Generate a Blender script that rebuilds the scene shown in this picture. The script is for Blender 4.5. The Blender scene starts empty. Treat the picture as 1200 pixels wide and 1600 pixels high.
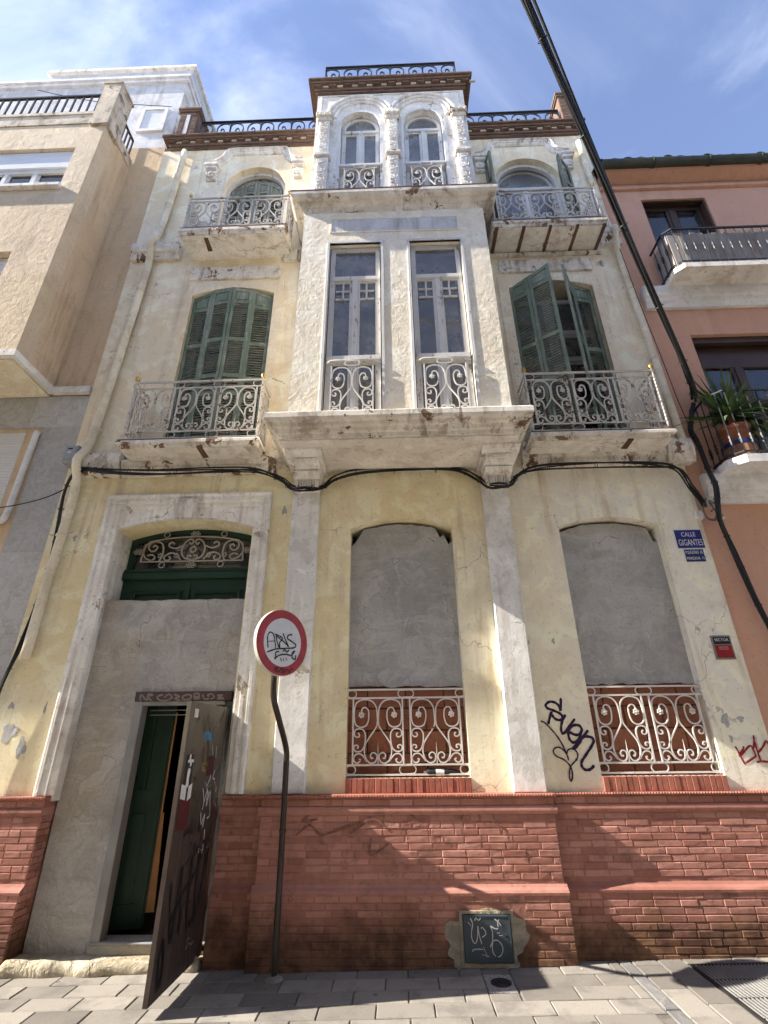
import bpy, bmesh, math, random
from mathutils import Vector, Matrix, geometry
random.seed(11)
S = bpy.context.scene
COL = S.collection
rad = math.radians

# ------------------------------------------------------------------ camera
cd = bpy.data.cameras.new('camera'); cam = bpy.data.objects.new('camera', cd); COL.objects.link(cam)
cd.sensor_fit = 'HORIZONTAL'; cd.sensor_width = 36.0; cd.lens = 36.0*770/1200
cd.clip_start = 0.05; cd.clip_end = 2000
pitch, yaw, roll = math.atan(770/1650), rad(1.5), rad(0.6)
fw = Vector((-math.sin(yaw)*math.cos(pitch), math.cos(yaw)*math.cos(pitch), math.sin(pitch)))
rt = fw.cross(Vector((0, 0, 1))).normalized(); up = rt.cross(fw)
r2 = rt*math.cos(roll) - up*math.sin(roll); u2 = up*math.cos(roll) + rt*math.sin(roll)
cam.matrix_world = Matrix((( r2.x, u2.x, -fw.x, 0), (r2.y, u2.y, -fw.y, -5.30), (r2.z, u2.z, -fw.z, 1.68), (0, 0, 0, 1)))
S.camera = cam

# ------------------------------------------------------------------ light
SUN_DIR = Vector((1.0, 0.130, -0.70)).normalized()        # the way the light travels
sun_el = math.asin(-SUN_DIR.z)
w = bpy.data.worlds.new('World'); S.world = w; w.use_nodes = True
nt = w.node_tree; nt.nodes.clear()
wo = nt.nodes.new('ShaderNodeOutputWorld'); bg = nt.nodes.new('ShaderNodeBackground')
sky = nt.nodes.new('ShaderNodeTexSky'); sky.sky_type = 'NISHITA'; sky.sun_disc = False
sky.sun_elevation = sun_el; sky.sun_rotation = math.atan2(-SUN_DIR.x, -SUN_DIR.y)
sky.air_density = 1.0; sky.dust_density = .35; sky.ozone_density = 2.4
tc = nt.nodes.new('ShaderNodeTexCoord'); mp = nt.nodes.new('ShaderNodeMapping'); mp.inputs['Scale'].default_value = (1.2, 1.6, 3.2); mp.inputs['Rotation'].default_value = (0.2, 0.3, 0.5)
nz = nt.nodes.new('ShaderNodeTexNoise'); nz.inputs['Scale'].default_value = 1.35; nz.inputs['Detail'].default_value = 7; nz.inputs['Roughness'].default_value = .58; nz.inputs['Distortion'].default_value = .6
mr = nt.nodes.new('ShaderNodeMapRange'); mr.interpolation_type = 'SMOOTHSTEP'
mr.inputs['From Min'].default_value = .40; mr.inputs['From Max'].default_value = .86; mr.inputs['To Min'].default_value = .03; mr.inputs['To Max'].default_value = .42
mx = nt.nodes.new('ShaderNodeMix'); mx.data_type = 'RGBA'; mx.inputs[7].default_value = (9.5, 9.9, 10.8, 1)
nt.links.new(tc.outputs['Generated'], mp.inputs['Vector']); nt.links.new(mp.outputs[0], nz.inputs['Vector'])
nt.links.new(nz.outputs[0], mr.inputs['Value']); nt.links.new(mr.outputs[0], mx.inputs[0])
tn = nt.nodes.new('ShaderNodeMix'); tn.data_type = 'RGBA'; tn.blend_type = 'MULTIPLY'; tn.inputs[0].default_value = 1.0; tn.inputs[7].default_value = (1.02, .975, 1.09, 1)
nt.links.new(sky.outputs[0], tn.inputs[6]); nt.links.new(tn.outputs[2], mx.inputs[6]); nt.links.new(mx.outputs[2], bg.inputs['Color'])
bg.inputs['Strength'].default_value = 0.10
nt.links.new(bg.outputs[0], wo.inputs['Surface'])
sl = bpy.data.lights.new('sun', 'SUN'); sl.energy = 5.0; sl.angle = rad(0.53); sl.color = (1.0, .93, .82)
so = bpy.data.objects.new('sun', sl); COL.objects.link(so)
so.rotation_euler = SUN_DIR.to_track_quat('-Z', 'Y').to_euler(); so.location = (-10, -4, 14)
vs = S.view_settings; vs.view_transform = 'Standard'; vs.look = 'None'; vs.gamma = 1.0; vs.use_curve_mapping = False
vs.exposure = 1.52
S.cycles.max_bounces = 5; S.cycles.diffuse_bounces = 3; S.cycles.glossy_bounces = 2; S.cycles.transparent_max_bounces = 6
S.cycles.caustics_reflective = False; S.cycles.caustics_refractive = False; S.cycles.sample_clamp_indirect = 6
S.cycles.use_adaptive_sampling = True; S.cycles.adaptive_threshold = .035; S.cycles.adaptive_min_samples = 16

# ------------------------------------------------------------------ materials
class G:
    def __init__(s, name):
        s.m = bpy.data.materials.new(name); s.m.use_nodes = True; s.nt = s.m.node_tree; s.nt.nodes.clear()
        s.out = s.nt.nodes.new('ShaderNodeOutputMaterial'); s.b = s.nt.nodes.new('ShaderNodeBsdfPrincipled')
        s.nt.links.new(s.b.outputs[0], s.out.inputs[0])
        g = s.nt.nodes.new('ShaderNodeNewGeometry'); s.pos = g.outputs['Position']; s.isl = g.outputs['Random Per Island']; s.nrm = g.outputs['Normal']
    def set(s, sock, v):
        if isinstance(v, bpy.types.NodeSocket): s.nt.links.new(v, sock)
        elif isinstance(v, (tuple, list)) and len(v) == 3 and sock.type == 'RGBA': sock.default_value = (*v, 1)
        else: sock.default_value = v
    def vscale(s, k, vec=None):
        n = s.nt.nodes.new('ShaderNodeVectorMath'); n.operation = 'MULTIPLY'
        s.set(n.inputs[0], vec or s.pos); n.inputs[1].default_value = k; return n.outputs[0]
    def vadd(s, a, b):
        n = s.nt.nodes.new('ShaderNodeVectorMath'); n.operation = 'ADD'; s.set(n.inputs[0], a); s.set(n.inputs[1], b); return n.outputs[0]
    def noise(s, scale, detail=4, rough=.55, vec=None, dist=0, color=False):
        n = s.nt.nodes.new('ShaderNodeTexNoise'); s.set(n.inputs['Vector'], vec or s.pos)
        n.inputs['Scale'].default_value = scale; n.inputs['Detail'].default_value = detail; n.inputs['Roughness'].default_value = rough; n.inputs['Distortion'].default_value = dist
        return n.outputs[1 if color else 0]
    def voro(s, scale, vec=None, feature='DISTANCE_TO_EDGE'):
        n = s.nt.nodes.new('ShaderNodeTexVoronoi'); n.feature = feature; s.set(n.inputs['Vector'], vec or s.pos); n.inputs['Scale'].default_value = scale; return n.outputs[0]
    def ramp(s, v, a, b, lo=0., hi=1., smooth=True):
        n = s.nt.nodes.new('ShaderNodeMapRange'); n.interpolation_type = 'SMOOTHSTEP' if smooth else 'LINEAR'; n.clamp = True
        s.set(n.inputs[0], v); n.inputs[1].default_value = a; n.inputs[2].default_value = b; n.inputs[3].default_value = lo; n.inputs[4].default_value = hi; return n.outputs[0]
    def mix(s, f, a, b, mode='MIX'):
        n = s.nt.nodes.new('ShaderNodeMix'); n.data_type = 'RGBA'; n.blend_type = mode; n.clamp_factor = True
        s.set(n.inputs[0], f); s.set(n.inputs[6], a); s.set(n.inputs[7], b); return n.outputs[2]
    def math(s, op, a, b=0.):
        n = s.nt.nodes.new('ShaderNodeMath'); n.operation = op; s.set(n.inputs[0], a); s.set(n.inputs[1], b); return n.outputs[0]
    def z(s):
        n = s.nt.nodes.new('ShaderNodeSeparateXYZ'); s.set(n.inputs[0], s.pos); return n.outputs[2]
    def rnd(s):
        n = s.nt.nodes.new('ShaderNodeObjectInfo'); return s.math('FRACT', s.math('ADD', n.outputs['Random'], s.isl))
    def bump(s, h, strength, dist=.01, prev=None):
        n = s.nt.nodes.new('ShaderNodeBump'); n.inputs['Strength'].default_value = strength; n.inputs['Distance'].default_value = dist
        s.set(n.inputs['Height'], h)
        if prev is not None: s.set(n.inputs['Normal'], prev)
        return n.outputs[0]
    def done(s, col, rough=.85, normal=None, metal=0., spec=.3):
        s.set(s.b.inputs['Base Color'], col); s.set(s.b.inputs['Roughness'], rough); s.set(s.b.inputs['Metallic'], metal)
        s.b.inputs['Specular IOR Level'].default_value = spec
        if normal is not None: s.set(s.b.inputs['Normal'], normal)
        return s.m

def plaster(name, c1, c2, stain, streak=.5, peel=None, peel_at=.66, coarse=.0, fine=.25, crack=.5, seed=0., sscale=1., pscale=1.55, grime=.35, fade=None, mott=1.):
    g = G(name); p = g.vadd(g.pos, (seed, seed*.7, seed*.3))
    big = g.noise(.9, 4, .6, p, .4)
    col = g.mix(g.ramp(big, .36, .66), c1, c2)
    if fade:      # the paint was limewashed over towards the right-hand window
        sx = g.nt.nodes.new('ShaderNodeSeparateXYZ'); g.set(sx.inputs[0], g.pos)
        col = g.mix(g.ramp(g.math('ADD', sx.outputs[0], g.math('MULTIPLY', big, 1.6)), 1.3, 3.0, 0, .85), col, fade)
    med = g.noise(3.1, 6, .64, p, .6)
    col = g.mix(g.ramp(med, .50, .60, 0, .5*mott), col, tuple(min(1, x*1.2+.03) for x in c2))
    col = g.mix(g.ramp(med, .36, .46, grime, 0), col, tuple(a*.55+b*.25 for a, b in zip(stain, c1)))
    st = g.noise(1., 5, .65, g.vscale((5.5*sscale, 5.5*sscale, .45*sscale), p), .3)
    st = g.math('MULTIPLY', g.ramp(st, .48, .70), g.ramp(big, .36, .60))
    col = g.mix(g.math('MULTIPLY', st, streak), col, stain)
    spk = g.noise(24, 4, .7, p)
    col = g.mix(g.ramp(spk, .56, .70, 0, .38), col, tuple(x*.62 for x in stain))
    d = g.noise(3.2, 3, .6, p, color=True)
    cv = g.voro(.85, g.vadd(p, g.vscale((.55, .55, .55), d)))
    ck = g.math('MULTIPLY', g.ramp(cv, .0, .008, 1, 0), g.ramp(big, .53, .58))
    col = g.mix(g.math('MULTIPLY', ck, crack), col, (.10, .08, .06))
    h = g.math('ADD', g.math('MULTIPLY', g.noise(60, 3, .7, p), .5), g.math('MULTIPLY', g.noise(9, 3, .6, p), .8))
    if peel:
        pm = g.ramp(g.noise(pscale, 6, .66, p, .5), peel_at, peel_at+.012)
        pc = g.mix(g.ramp(spk, .35, .65), peel, tuple(x*.55 for x in peel))
        col = g.mix(pm, col, pc); h = g.math('SUBTRACT', h, g.math('MULTIPLY', pm, .8))
    nrm = g.bump(h, fine, .012)
    if coarse > 0: nrm = g.bump(g.noise(8.5, 5, .68, p, .3), coarse, .05, nrm)
    return g.done(col, .9, nrm, 0, .2)

MAT = {}
MAT['cream'] = plaster('cream_plaster', (.84, .71, .50), (.88, .79, .63), (.54, .38, .22), .55, (.50, .45, .39), .69, 0, .22, .45, grime=.16)
MAT['yellow'] = plaster('yellow_plaster', (.84, .72, .44), (.87, .79, .58), (.50, .37, .20), .65, (.44, .41, .37), .70, 0, .30, .5, 3.1, grime=.16, fade=(.86, .82, .73))
MAT['white'] = plaster('white_plaster', (.76, .72, .655), (.83, .80, .76), (.34, .26, .19), .75, (.56, .47, .36), .64, 0, .45, .6, 5.7, 1.6, 3.2)
MAT['pilaster'] = plaster('pilaster_plaster', (.74, .72, .69), (.80, .79, .77), (.40, .33, .25), .6, (.60, .52, .38), .66, 0, .40, .7, 6.4, 1.2, 2.2)
MAT['bay'] = plaster('bay_plaster', (.84, .76, .61), (.87, .81, .70), (.54, .44, .29), .45, None, .7, .28, .40, .2, 9.2, grime=.12)
MAT['moulding'] = plaster('moulding_plaster', (.72, .66, .57), (.80, .76, .69), (.22, .14, .09), .95, (.26, .17, .11), .59, 0, .5, .6, 13.0, 1.6, 3.4, .6)
MAT['soffit'] = plaster('soffit_plaster', (.76, .71, .63), (.82, .78, .72), (.40, .27, .17), .6, (.14, .09, .065), .66, 0, .4, .7, 17.0, 1., 2.6)
MAT['tan'] = plaster('tan_render', (.655, .495, .32), (.70, .545, .37), (.38, .27, .17), .6, None, .7, 0, .8, .15, 21.0, grime=.2, mott=.2)
MAT['tan_rough'] = plaster('tan_roughcast', (.66, .53, .37), (.72, .60, .45), (.40, .30, .21), .6, None, .7, .30, 1., .15, 23.0, grime=.2, mott=.3)
MAT['parapet'] = plaster('weathered_parapet', (.55, .46, .35), (.62, .55, .46), (.14, .115, .09), 1., (.30, .25, .20), .60, .1, .7, .7, 26.0, 1.3, 2.4, .6)
MAT['salmon'] = plaster('salmon_render', (.62, .355, .25), (.65, .385, .275), (.48, .26, .18), .45, None, .7, 0, .35, .1, 29.0, grime=.10, mott=.12)
MAT['attic'] = plaster('white_attic_render', (.56, .56, .57), (.62, .62, .63), (.34, .32, .30), .7, (.50, .46, .42), .70, 0, .3, .3, 33.0)
MAT['attic_side'] = plaster('streaked_attic_render', (.66, .60, .53), (.72, .68, .62), (.20, .16, .13), 1., (.42, .36, .30), .58, 0, .5, .5, 35.0)
MAT['white_band'] = plaster('white_painted_band', (.72, .705, .69), (.77, .76, .75), (.42, .38, .34), .4, None, .7, 0, .25, .2, 37.0)
MAT['pipe'] = plaster('cream_painted_pipe', (.74, .66, .50), (.78, .72, .58), (.45, .33, .2), .4, (.36, .26, .18), .70, 0, .15, 0, 41.0)
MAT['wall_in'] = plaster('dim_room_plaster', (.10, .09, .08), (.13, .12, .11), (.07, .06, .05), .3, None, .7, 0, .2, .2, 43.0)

def cement(name, c1, c2, seed, tint=None, bumpk=.5):
    g = G(name); p = g.vadd(g.pos, (seed, seed, seed*.4))
    d = g.noise(2.2, 3, .55, p, color=True)
    q = g.vadd(p, g.vscale((.5, .5, .5), d))
    col = g.mix(g.ramp(g.noise(1.6, 6, .68, q, .8), .38, .60), c1, c2)
    if tint: col = g.mix(g.ramp(g.noise(1.3, 3, .5, p), .46, .66, 0, .75), col, tint)
    tr = g.noise(1, 5, .62, g.vscale((4.2, 4.2, 2.4), q), .35)
    col = g.mix(g.ramp(tr, .52, .66, 0, .40), col, tuple(min(1, x*1.25) for x in c2))
    col = g.mix(g.ramp(tr, .34, .46, .30, 0), col, tuple(x*.70 for x in c1))
    col = g.mix(g.ramp(g.noise(75, 3, .7, p), .45, .7, 0, .35), col, tuple(x*.55 for x in c1))
    hs = g.noise(1, 5, .7, g.vscale((1.6, 1.6, 9.), g.vadd(p, g.vscale((.25, .25, .25), d))), .4)
    col = g.mix(g.ramp(hs, .50, .68, 0, .38), col, tuple(min(1, x*1.28) for x in c2)); col = g.mix(g.ramp(hs, .30, .44, .35, 0), col, tuple(x*.66 for x in c1))
    cv = g.voro(1.3, q); ck = g.math('MULTIPLY', g.ramp(cv, 0, .006, 1, 0), g.ramp(tr, .54, .60))
    col = g.mix(g.math('MULTIPLY', ck, .8), col, (.07, .065, .06))
    h = g.math('ADD', g.math('MULTIPLY', g.ramp(tr, .44, .60), .8), g.math('MULTIPLY', g.noise(45, 3, .65, p), .4))
    return g.done(col, .92, g.bump(h, bumpk, .016), 0, .15)
MAT['cement'] = cement('grey_cement_render', (.37, .365, .355), (.48, .475, .465), 2.0, None, .8)
MAT['cement_door'] = cement('brown_grey_cement_render', (.37, .355, .335), (.48, .465, .44), 7.0, (.41, .35, .27), .8)
MAT['patch'] = cement('cement_patch', (.26, .235, .20), (.42, .385, .33), 12.0, (.36, .30, .2), .9)

def brickmat(name, cols, dirt, damp=True, bumpk=.5):
    g = G(name); r = g.rnd()
    col = g.mix(g.ramp(r, 0, 1, smooth=False), cols[0], cols[1])
    col = g.mix(g.ramp(g.math('FRACT', g.math('MULTIPLY', r, 7.31)), .74, .8, 0, .6), col, cols[2])
    col = g.mix(g.ramp(g.noise(14, 4, .65), .45, .72, 0, .45), col, tuple(x*.62 for x in cols[0]))
    col = g.mix(g.ramp(g.noise(2.2, 4, .6), .5, .75, 0, .4), col, tuple(min(1, x*1.25) for x in cols[1]))
    col = g.mix(g.ramp(g.noise(4.3, 5, .68, g.vscale((1, 1, 1.7))), .55, .70, 0, .6), col, dirt)
    if damp:
        zz = g.math('ADD', g.z(), g.math('MULTIPLY', g.math('SUBTRACT', g.noise(2.6, 4, .6), .5), .62))
        col = g.mix(g.ramp(zz, .14, .46, .92, 0), col, g.mix(g.ramp(g.noise(6, 5, .6), .4, .62), (.085, .045, .03), (.19, .105, .06)))
    h = g.math('ADD', g.math('MULTIPLY', g.noise(70, 3, .65), .5), g.noise(16, 2, .6))
    return g.done(col, .88, g.bump(h, bumpk, .006), 0, .2)
MAT['brick'] = brickmat('painted_red_brick', ((.375, .17, .132), (.50, .25, .20), (.27, .105, .078)), (.15, .088, .07))
MAT['mortar'] = brickmat('red_mortar', ((.33, .15, .115), (.40, .195, .155), (.30, .135, .105)), (.15, .09, .07), True, .6)
MAT['sillbrick'] = brickmat('terracotta_sill_brick', ((.33, .125, .09), (.40, .16, .115), (.27, .10, .07)), (.18, .085, .065), False)
MAT['block'] = brickmat('hollow_clay_block', ((.30, .12, .07), (.37, .155, .095), (.24, .095, .055)), (.12, .06, .045), False)
MAT['blockjoint'] = brickmat('block_joint', ((.13, .06, .04), (.16, .08, .05), (.11, .06, .04)), (.08, .05, .03), False)
MAT['roofbrick'] = brickmat('weathered_cornice_brick', ((.145, .092, .07), (.215, .145, .112), (.10, .065, .05)), (.05, .042, .038), False, .8)
MAT['dentil'] = plaster('pale_dentil_mortar', (.56, .48, .40), (.62, .55, .47), (.25, .18, .13), .6, None, .7, 0, .4, .3, 46.)

def paint(name, c1, c2, under, wear=.62, rough=.55, grain=(60, 60, 4), bumpk=.25, fscale=7.):
    g = G(name)
    col = g.mix(g.ramp(g.noise(2.2, 5, .6), .35, .68), c1, c2)
    wv = g.noise(1, 5, .7, g.vscale(tuple(x*fscale/20 for x in grain)), .2)
    wm = g.ramp(g.math('ADD', g.math('MULTIPLY', wv, .6), g.math('MULTIPLY', g.noise(fscale, 5, .7), .4)), wear, wear+.05)
    col = g.mix(wm, col, under)
    col = g.mix(g.ramp(g.noise(1, 4, .6, g.vscale(grain)), .5, .75, 0, .3), col, tuple(x*.5 for x in c1))
    h = g.math('SUBTRACT', g.noise(1, 3, .6, g.vscale(grain)), g.math('MULTIPLY', wv, .8))
    return g.done(col, g.mix(wm, (rough,)*3, (.9,)*3), g.bump(h, bumpk, .005), 0, .35)
MAT['shutter'] = paint('faded_green_shutter', (.145, .195, .14), (.23, .28, .215), (.34, .34, .29), .53, .7)
MAT['slat'] = paint('dusty_green_slat', (.13, .15, .105), (.20, .21, .155), (.30, .27, .20), .52, .75, (5, 60, 60))
MAT['shutter_grey'] = paint('bleached_grey_green_shutter', (.17, .18, .14), (.26, .27, .22), (.35, .33, .29), .55, .75)
MAT['greendoor'] = paint('dark_green_door', (.008, .036, .022), (.014, .052, .032), (.05, .06, .04), .66, .45)
MAT['whitewood'] = paint('peeling_white_wood', (.66, .65, .63), (.74, .73, .72), (.27, .22, .18), .565, .6, (45, 45, 5), .35)
MAT['darkwood'] = paint('dark_brown_window', (.055, .03, .022), (.075, .045, .033), (.1, .06, .045), .7, .4)
MAT['rawwood'] = paint('raw_split_wood', (.40, .19, .07), (.50, .26, .10), (.25, .11, .05), .62, .7)
MAT['iron_white'] = paint('white_painted_iron', (.66, .63, .58), (.76, .73, .69), (.25, .13, .07), .60, .5, (9, 9, 9), .2, 14.)
MAT['iron_cream_shaded'] = paint('shaded_cream_rusty_iron', (.53, .49, .44), (.65, .61, .55), (.19, .11, .065), .55, .6, (9, 9, 9), .2, 12.)  # rusty balcony iron, the shaded side of the bars darkened into its colour
MAT['iron_rust'] = paint('rusty_iron', (.10, .055, .04), (.16, .085, .055), (.30, .26, .22), .66, .75, (9, 9, 9), .3)
MAT['iron_black'] = paint('black_iron', (.018, .018, .02), (.03, .03, .033), (.09, .06, .045), .68, .5, (9, 9, 9), .2)
MAT['grille'] = paint('grey_painted_grille', (.40, .36, .33), (.50, .46, .42), (.20, .12, .08), .62, .6, (9, 9, 9), .2)
MAT['gutter'] = paint('mossy_gutter', (.035, .04, .03), (.065, .07, .05), (.14, .12, .09), .62, .7, (9, 9, 9), .4)
MAT['steel'] = paint('galvanised_steel', (.22, .215, .21), (.30, .295, .285), (.15, .10, .08), .68, .5, (30, 30, 3), .1)
MAT['header'] = paint('rusty_brown_header', (.065, .035, .03), (.095, .05, .042), (.13, .09, .08), .66, .6, (4, 30, 30), .15)
MAT['pole'] = paint('black_brown_pole', (.028, .02, .017), (.045, .032, .026), (.12, .09, .07), .70, .38, (30, 30, 5), .1)
MAT['hatch'] = paint('blue_grey_hatch', (.045, .06, .075), (.065, .085, .105), (.14, .15, .15), .71, .45, (9, 9, 9), .1)
MAT['boxgrey'] = paint('grey_plastic_box', (.30, .32, .33), (.36, .38, .39), (.2, .2, .2), .75, .6, (9, 9, 9), .1)
MAT['reed'] = paint('weathered_reed_screen', (.26, .235, .215), (.38, .35, .32), (.30, .17, .10), .56, .85, (50, 50, 2), .6)
MAT['shutter_white'] = paint('white_roller_shutter', (.66, .67, .68), (.72, .73, .74), (.5, .5, .5), .78, .5, (1, 1, 60), .1)

def plain(name, c, rough=.6, metal=0., var=.2, spec=.35, scale=8.):
    g = G(name); col = g.mix(g.ramp(g.noise(scale, 5, .6), .35, .7), c, tuple(x*(1-var) for x in c))
    return g.done(col, rough, g.bump(g.noise(scale*9, 3, .6), .08, .003), metal, spec)
MAT['cable'] = plain('black_cable', (.016, .016, .017), .5)
MAT['cable_grey'] = plain('grey_cable', (.12, .12, .12), .6)
MAT['gold'] = plain('gilded_finial', (.62, .40, .10), .32, .8, .35)
MAT['porcelain'] = plain('white_insulator', (.72, .70, .66), .4)
MAT['red'] = plain('sign_red', (.36, .022, .03), .45, 0, .3, .4, 22)
MAT['signwhite'] = plain('sign_white', (.62, .64, .67), .45, 0, .12)
MAT['rim'] = plain('sign_rim', (.62, .58, .48), .5)
MAT['ink'] = plain('black_marker', (.012, .012, .014), .5)
MAT['purple'] = plain('dark_purple_spray', (.028, .010, .045), .7)
MAT['redspray'] = plain('red_spray', (.34, .012, .03), .7)
MAT['greyspray'] = plain('pale_grey_spray', (.25, .215, .205), .7)
MAT['whitespray'] = plain('white_marker', (.62, .62, .60), .7)
MAT['soot'] = plain('faded_soot_spray', (.27, .125, .095), .8, 0, .5, .2, 30)
MAT['blue'] = plain('enamel_blue', (.018, .030, .22), .3, 0, .25)
MAT['bluedark'] = plain('enamel_dark_blue', (.014, .03, .13), .3, 0, .25)
MAT['enamel'] = plain('enamel_white', (.78, .78, .78), .35)
MAT['plaquegrey'] = plain('plaque_grey', (.22, .22, .22), .5)
MAT['plaquered'] = plain('plaque_red', (.30, .012, .018), .45)
MAT['pinkprint'] = plain('pink_print', (.55, .25, .26), .5)
MAT['paper'] = plain('paper_white', (.72, .71, .69), .8)
MAT['paperdark'] = plain('poster_black', (.02, .02, .022), .7)
MAT['maroon'] = plain('poster_maroon', (.09, .012, .014), .7)
MAT['bluepaint'] = plain('blue_paint', (.06, .17, .32), .7)
MAT['ochre'] = plain('ochre_paint', (.30, .19, .05), .8)
MAT['yellowline'] = plain('yellow_marker', (.55, .48, .10), .7)
MAT['terracotta'] = plain('terracotta_pot', (.34, .13, .07), .8, 0, .35)
MAT['tub'] = paint('wooden_tub', (.24, .12, .08), (.32, .17, .11), (.4, .3, .22), .66, .8)
MAT['soil'] = plain('soil', (.05, .035, .025), .95)
MAT['potgrey'] = plain('grey_pot', (.20, .24, .24), .7)
MAT['stonestep'] = cement('worn_pale_stone', (.34, .29, .20), (.47, .42, .32), 19.0, (.34, .27, .17), .9)
MAT['castiron'] = plain('cast_iron', (.035, .034, .034), .55, .3, .4)
MAT['marble'] = None
g = G('veined_grey_marble'); d = g.noise(3.5, 6, .65, color=True)
q = g.vadd(g.pos, g.vscale((.9, .9, .9), d)); a = g.noise(5.5, 8, .7, g.vscale((1, 1, .45), q), 1.8)
col = g.mix(g.ramp(a, .35, .6), (.40, .39, .375), (.55, .54, .525)); col = g.mix(g.ramp(a, .60, .66, 0, .8), col, (.60, .58, .56))
col = g.mix(g.ramp(g.rnd(), 0, 1, 0, .25), col, (.24, .225, .21))
MAT['marble'] = g.done(col, .55, g.bump(a, .1, .004), 0, .35)
# glass: clear pane with a film of dust
def glassmat(name, tint, dust):
    g = G(name); g.nt.nodes.remove(g.b)
    tr = g.nt.nodes.new('ShaderNodeBsdfTransparent'); tr.inputs[0].default_value = (*tint, 1)
    gl = g.nt.nodes.new('ShaderNodeBsdfGlossy'); gl.inputs['Roughness'].default_value = .03
    g.set(gl.inputs['Normal'], g.bump(g.noise(2.3, 2, .5), .03, .05))
    fr = g.nt.nodes.new('ShaderNodeFresnel'); fr.inputs[0].default_value = 1.9
    m1 = g.nt.nodes.new('ShaderNodeMixShader'); g.set(m1.inputs[0], fr.outputs[0]); g.nt.links.new(tr.outputs[0], m1.inputs[1]); g.nt.links.new(gl.outputs[0], m1.inputs[2])
    df = g.nt.nodes.new('ShaderNodeBsdfDiffuse'); df.inputs[0].default_value = (.52, .52, .53, 1)
    m2 = g.nt.nodes.new('ShaderNodeMixShader'); g.set(m2.inputs[0], g.ramp(g.noise(2.5, 7, .65), .3, .75, dust*.4, dust)); g.nt.links.new(m1.outputs[0], m2.inputs[1]); g.nt.links.new(df.outputs[0], m2.inputs[2])
    g.nt.links.new(m2.outputs[0], g.out.inputs[0]); return g.m
MAT['glass'] = glassmat('dusty_window_glass', (.78, .80, .82), .46)
MAT['glass_clean'] = glassmat('clean_window_glass', (.55, .58, .60), .06)
g = G('pavement_slab'); r = g.rnd()
col = g.mix(g.ramp(r, 0, 1, smooth=False), (.165, .15, .13), (.30, .275, .24))
col = g.mix(g.ramp(g.noise(3.2, 6, .65), .46, .66, 0, .6), col, (.125, .115, .105))
col = g.mix(g.ramp(g.noise(95, 4, .7), .52, .70, 0, .45), col, (.11, .10, .09)); col = g.mix(g.ramp(g.noise(60, 3, .6), .60, .72, 0, .3), col, (.36, .34, .315))
col = g.mix(g.ramp(g.voro(4.2, feature='F1'), .07, .10, .6, 0), col, (.07, .065, .06))
MAT['slab'] = g.done(col, .85, g.bump(g.math('ADD', g.noise(120, 4, .7), g.noise(9, 4, .6)), .3, .004), 0, .25)
MAT['joint'] = plain('sandy_joint', (.17, .155, .135), .95, 0, .45)
MAT['channel'] = cement('dark_channel_stone', (.17, .165, .16), (.24, .235, .225), 27.0, None, .3)
MAT['granite'] = plain('speckled_granite', (.40, .385, .365), .85, 0, .75, .25, 95.)
MAT['street'] = cement('pale_street_concrete', (.34, .31, .27), (.44, .41, .36), 51.0, None, .3)
MAT['asphalt'] = plain('asphalt', (.055, .053, .05), .92, 0, .4, .2, 60.)
g = G('yucca_leaf'); col = g.mix(g.ramp(g.isl, 0, 1), (.035, .085, .03), (.09, .15, .05)); MAT['leaf'] = g.done(col, .5, None, 0, .4)
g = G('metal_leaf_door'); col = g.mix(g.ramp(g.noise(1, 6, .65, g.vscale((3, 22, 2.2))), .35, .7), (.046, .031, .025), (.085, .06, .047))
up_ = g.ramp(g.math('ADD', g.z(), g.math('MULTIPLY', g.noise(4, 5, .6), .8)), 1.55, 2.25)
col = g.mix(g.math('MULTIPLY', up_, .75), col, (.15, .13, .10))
col = g.mix(g.ramp(g.noise(3.5, 8, .7, g.vadd(g.pos, (4, 1, 2))), .58, .66, 0, .75), col, (.10, .03, .022))
col = g.mix(g.ramp(g.noise(11, 7, .7, g.vscale((1, 1, .4))), .60, .68, 0, .6), col, (.028, .022, .02))
MAT['metaldoor'] = g.done(col, g.mix(g.noise(5, 5, .6), (.42,)*3, (.8,)*3), g.bump(g.noise(7, 6, .6), .25, .006), .15, .4)
MAT['jamb'] = plain('dark_steel_jamb', (.06, .062, .062), .5, .2, .3)
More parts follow.
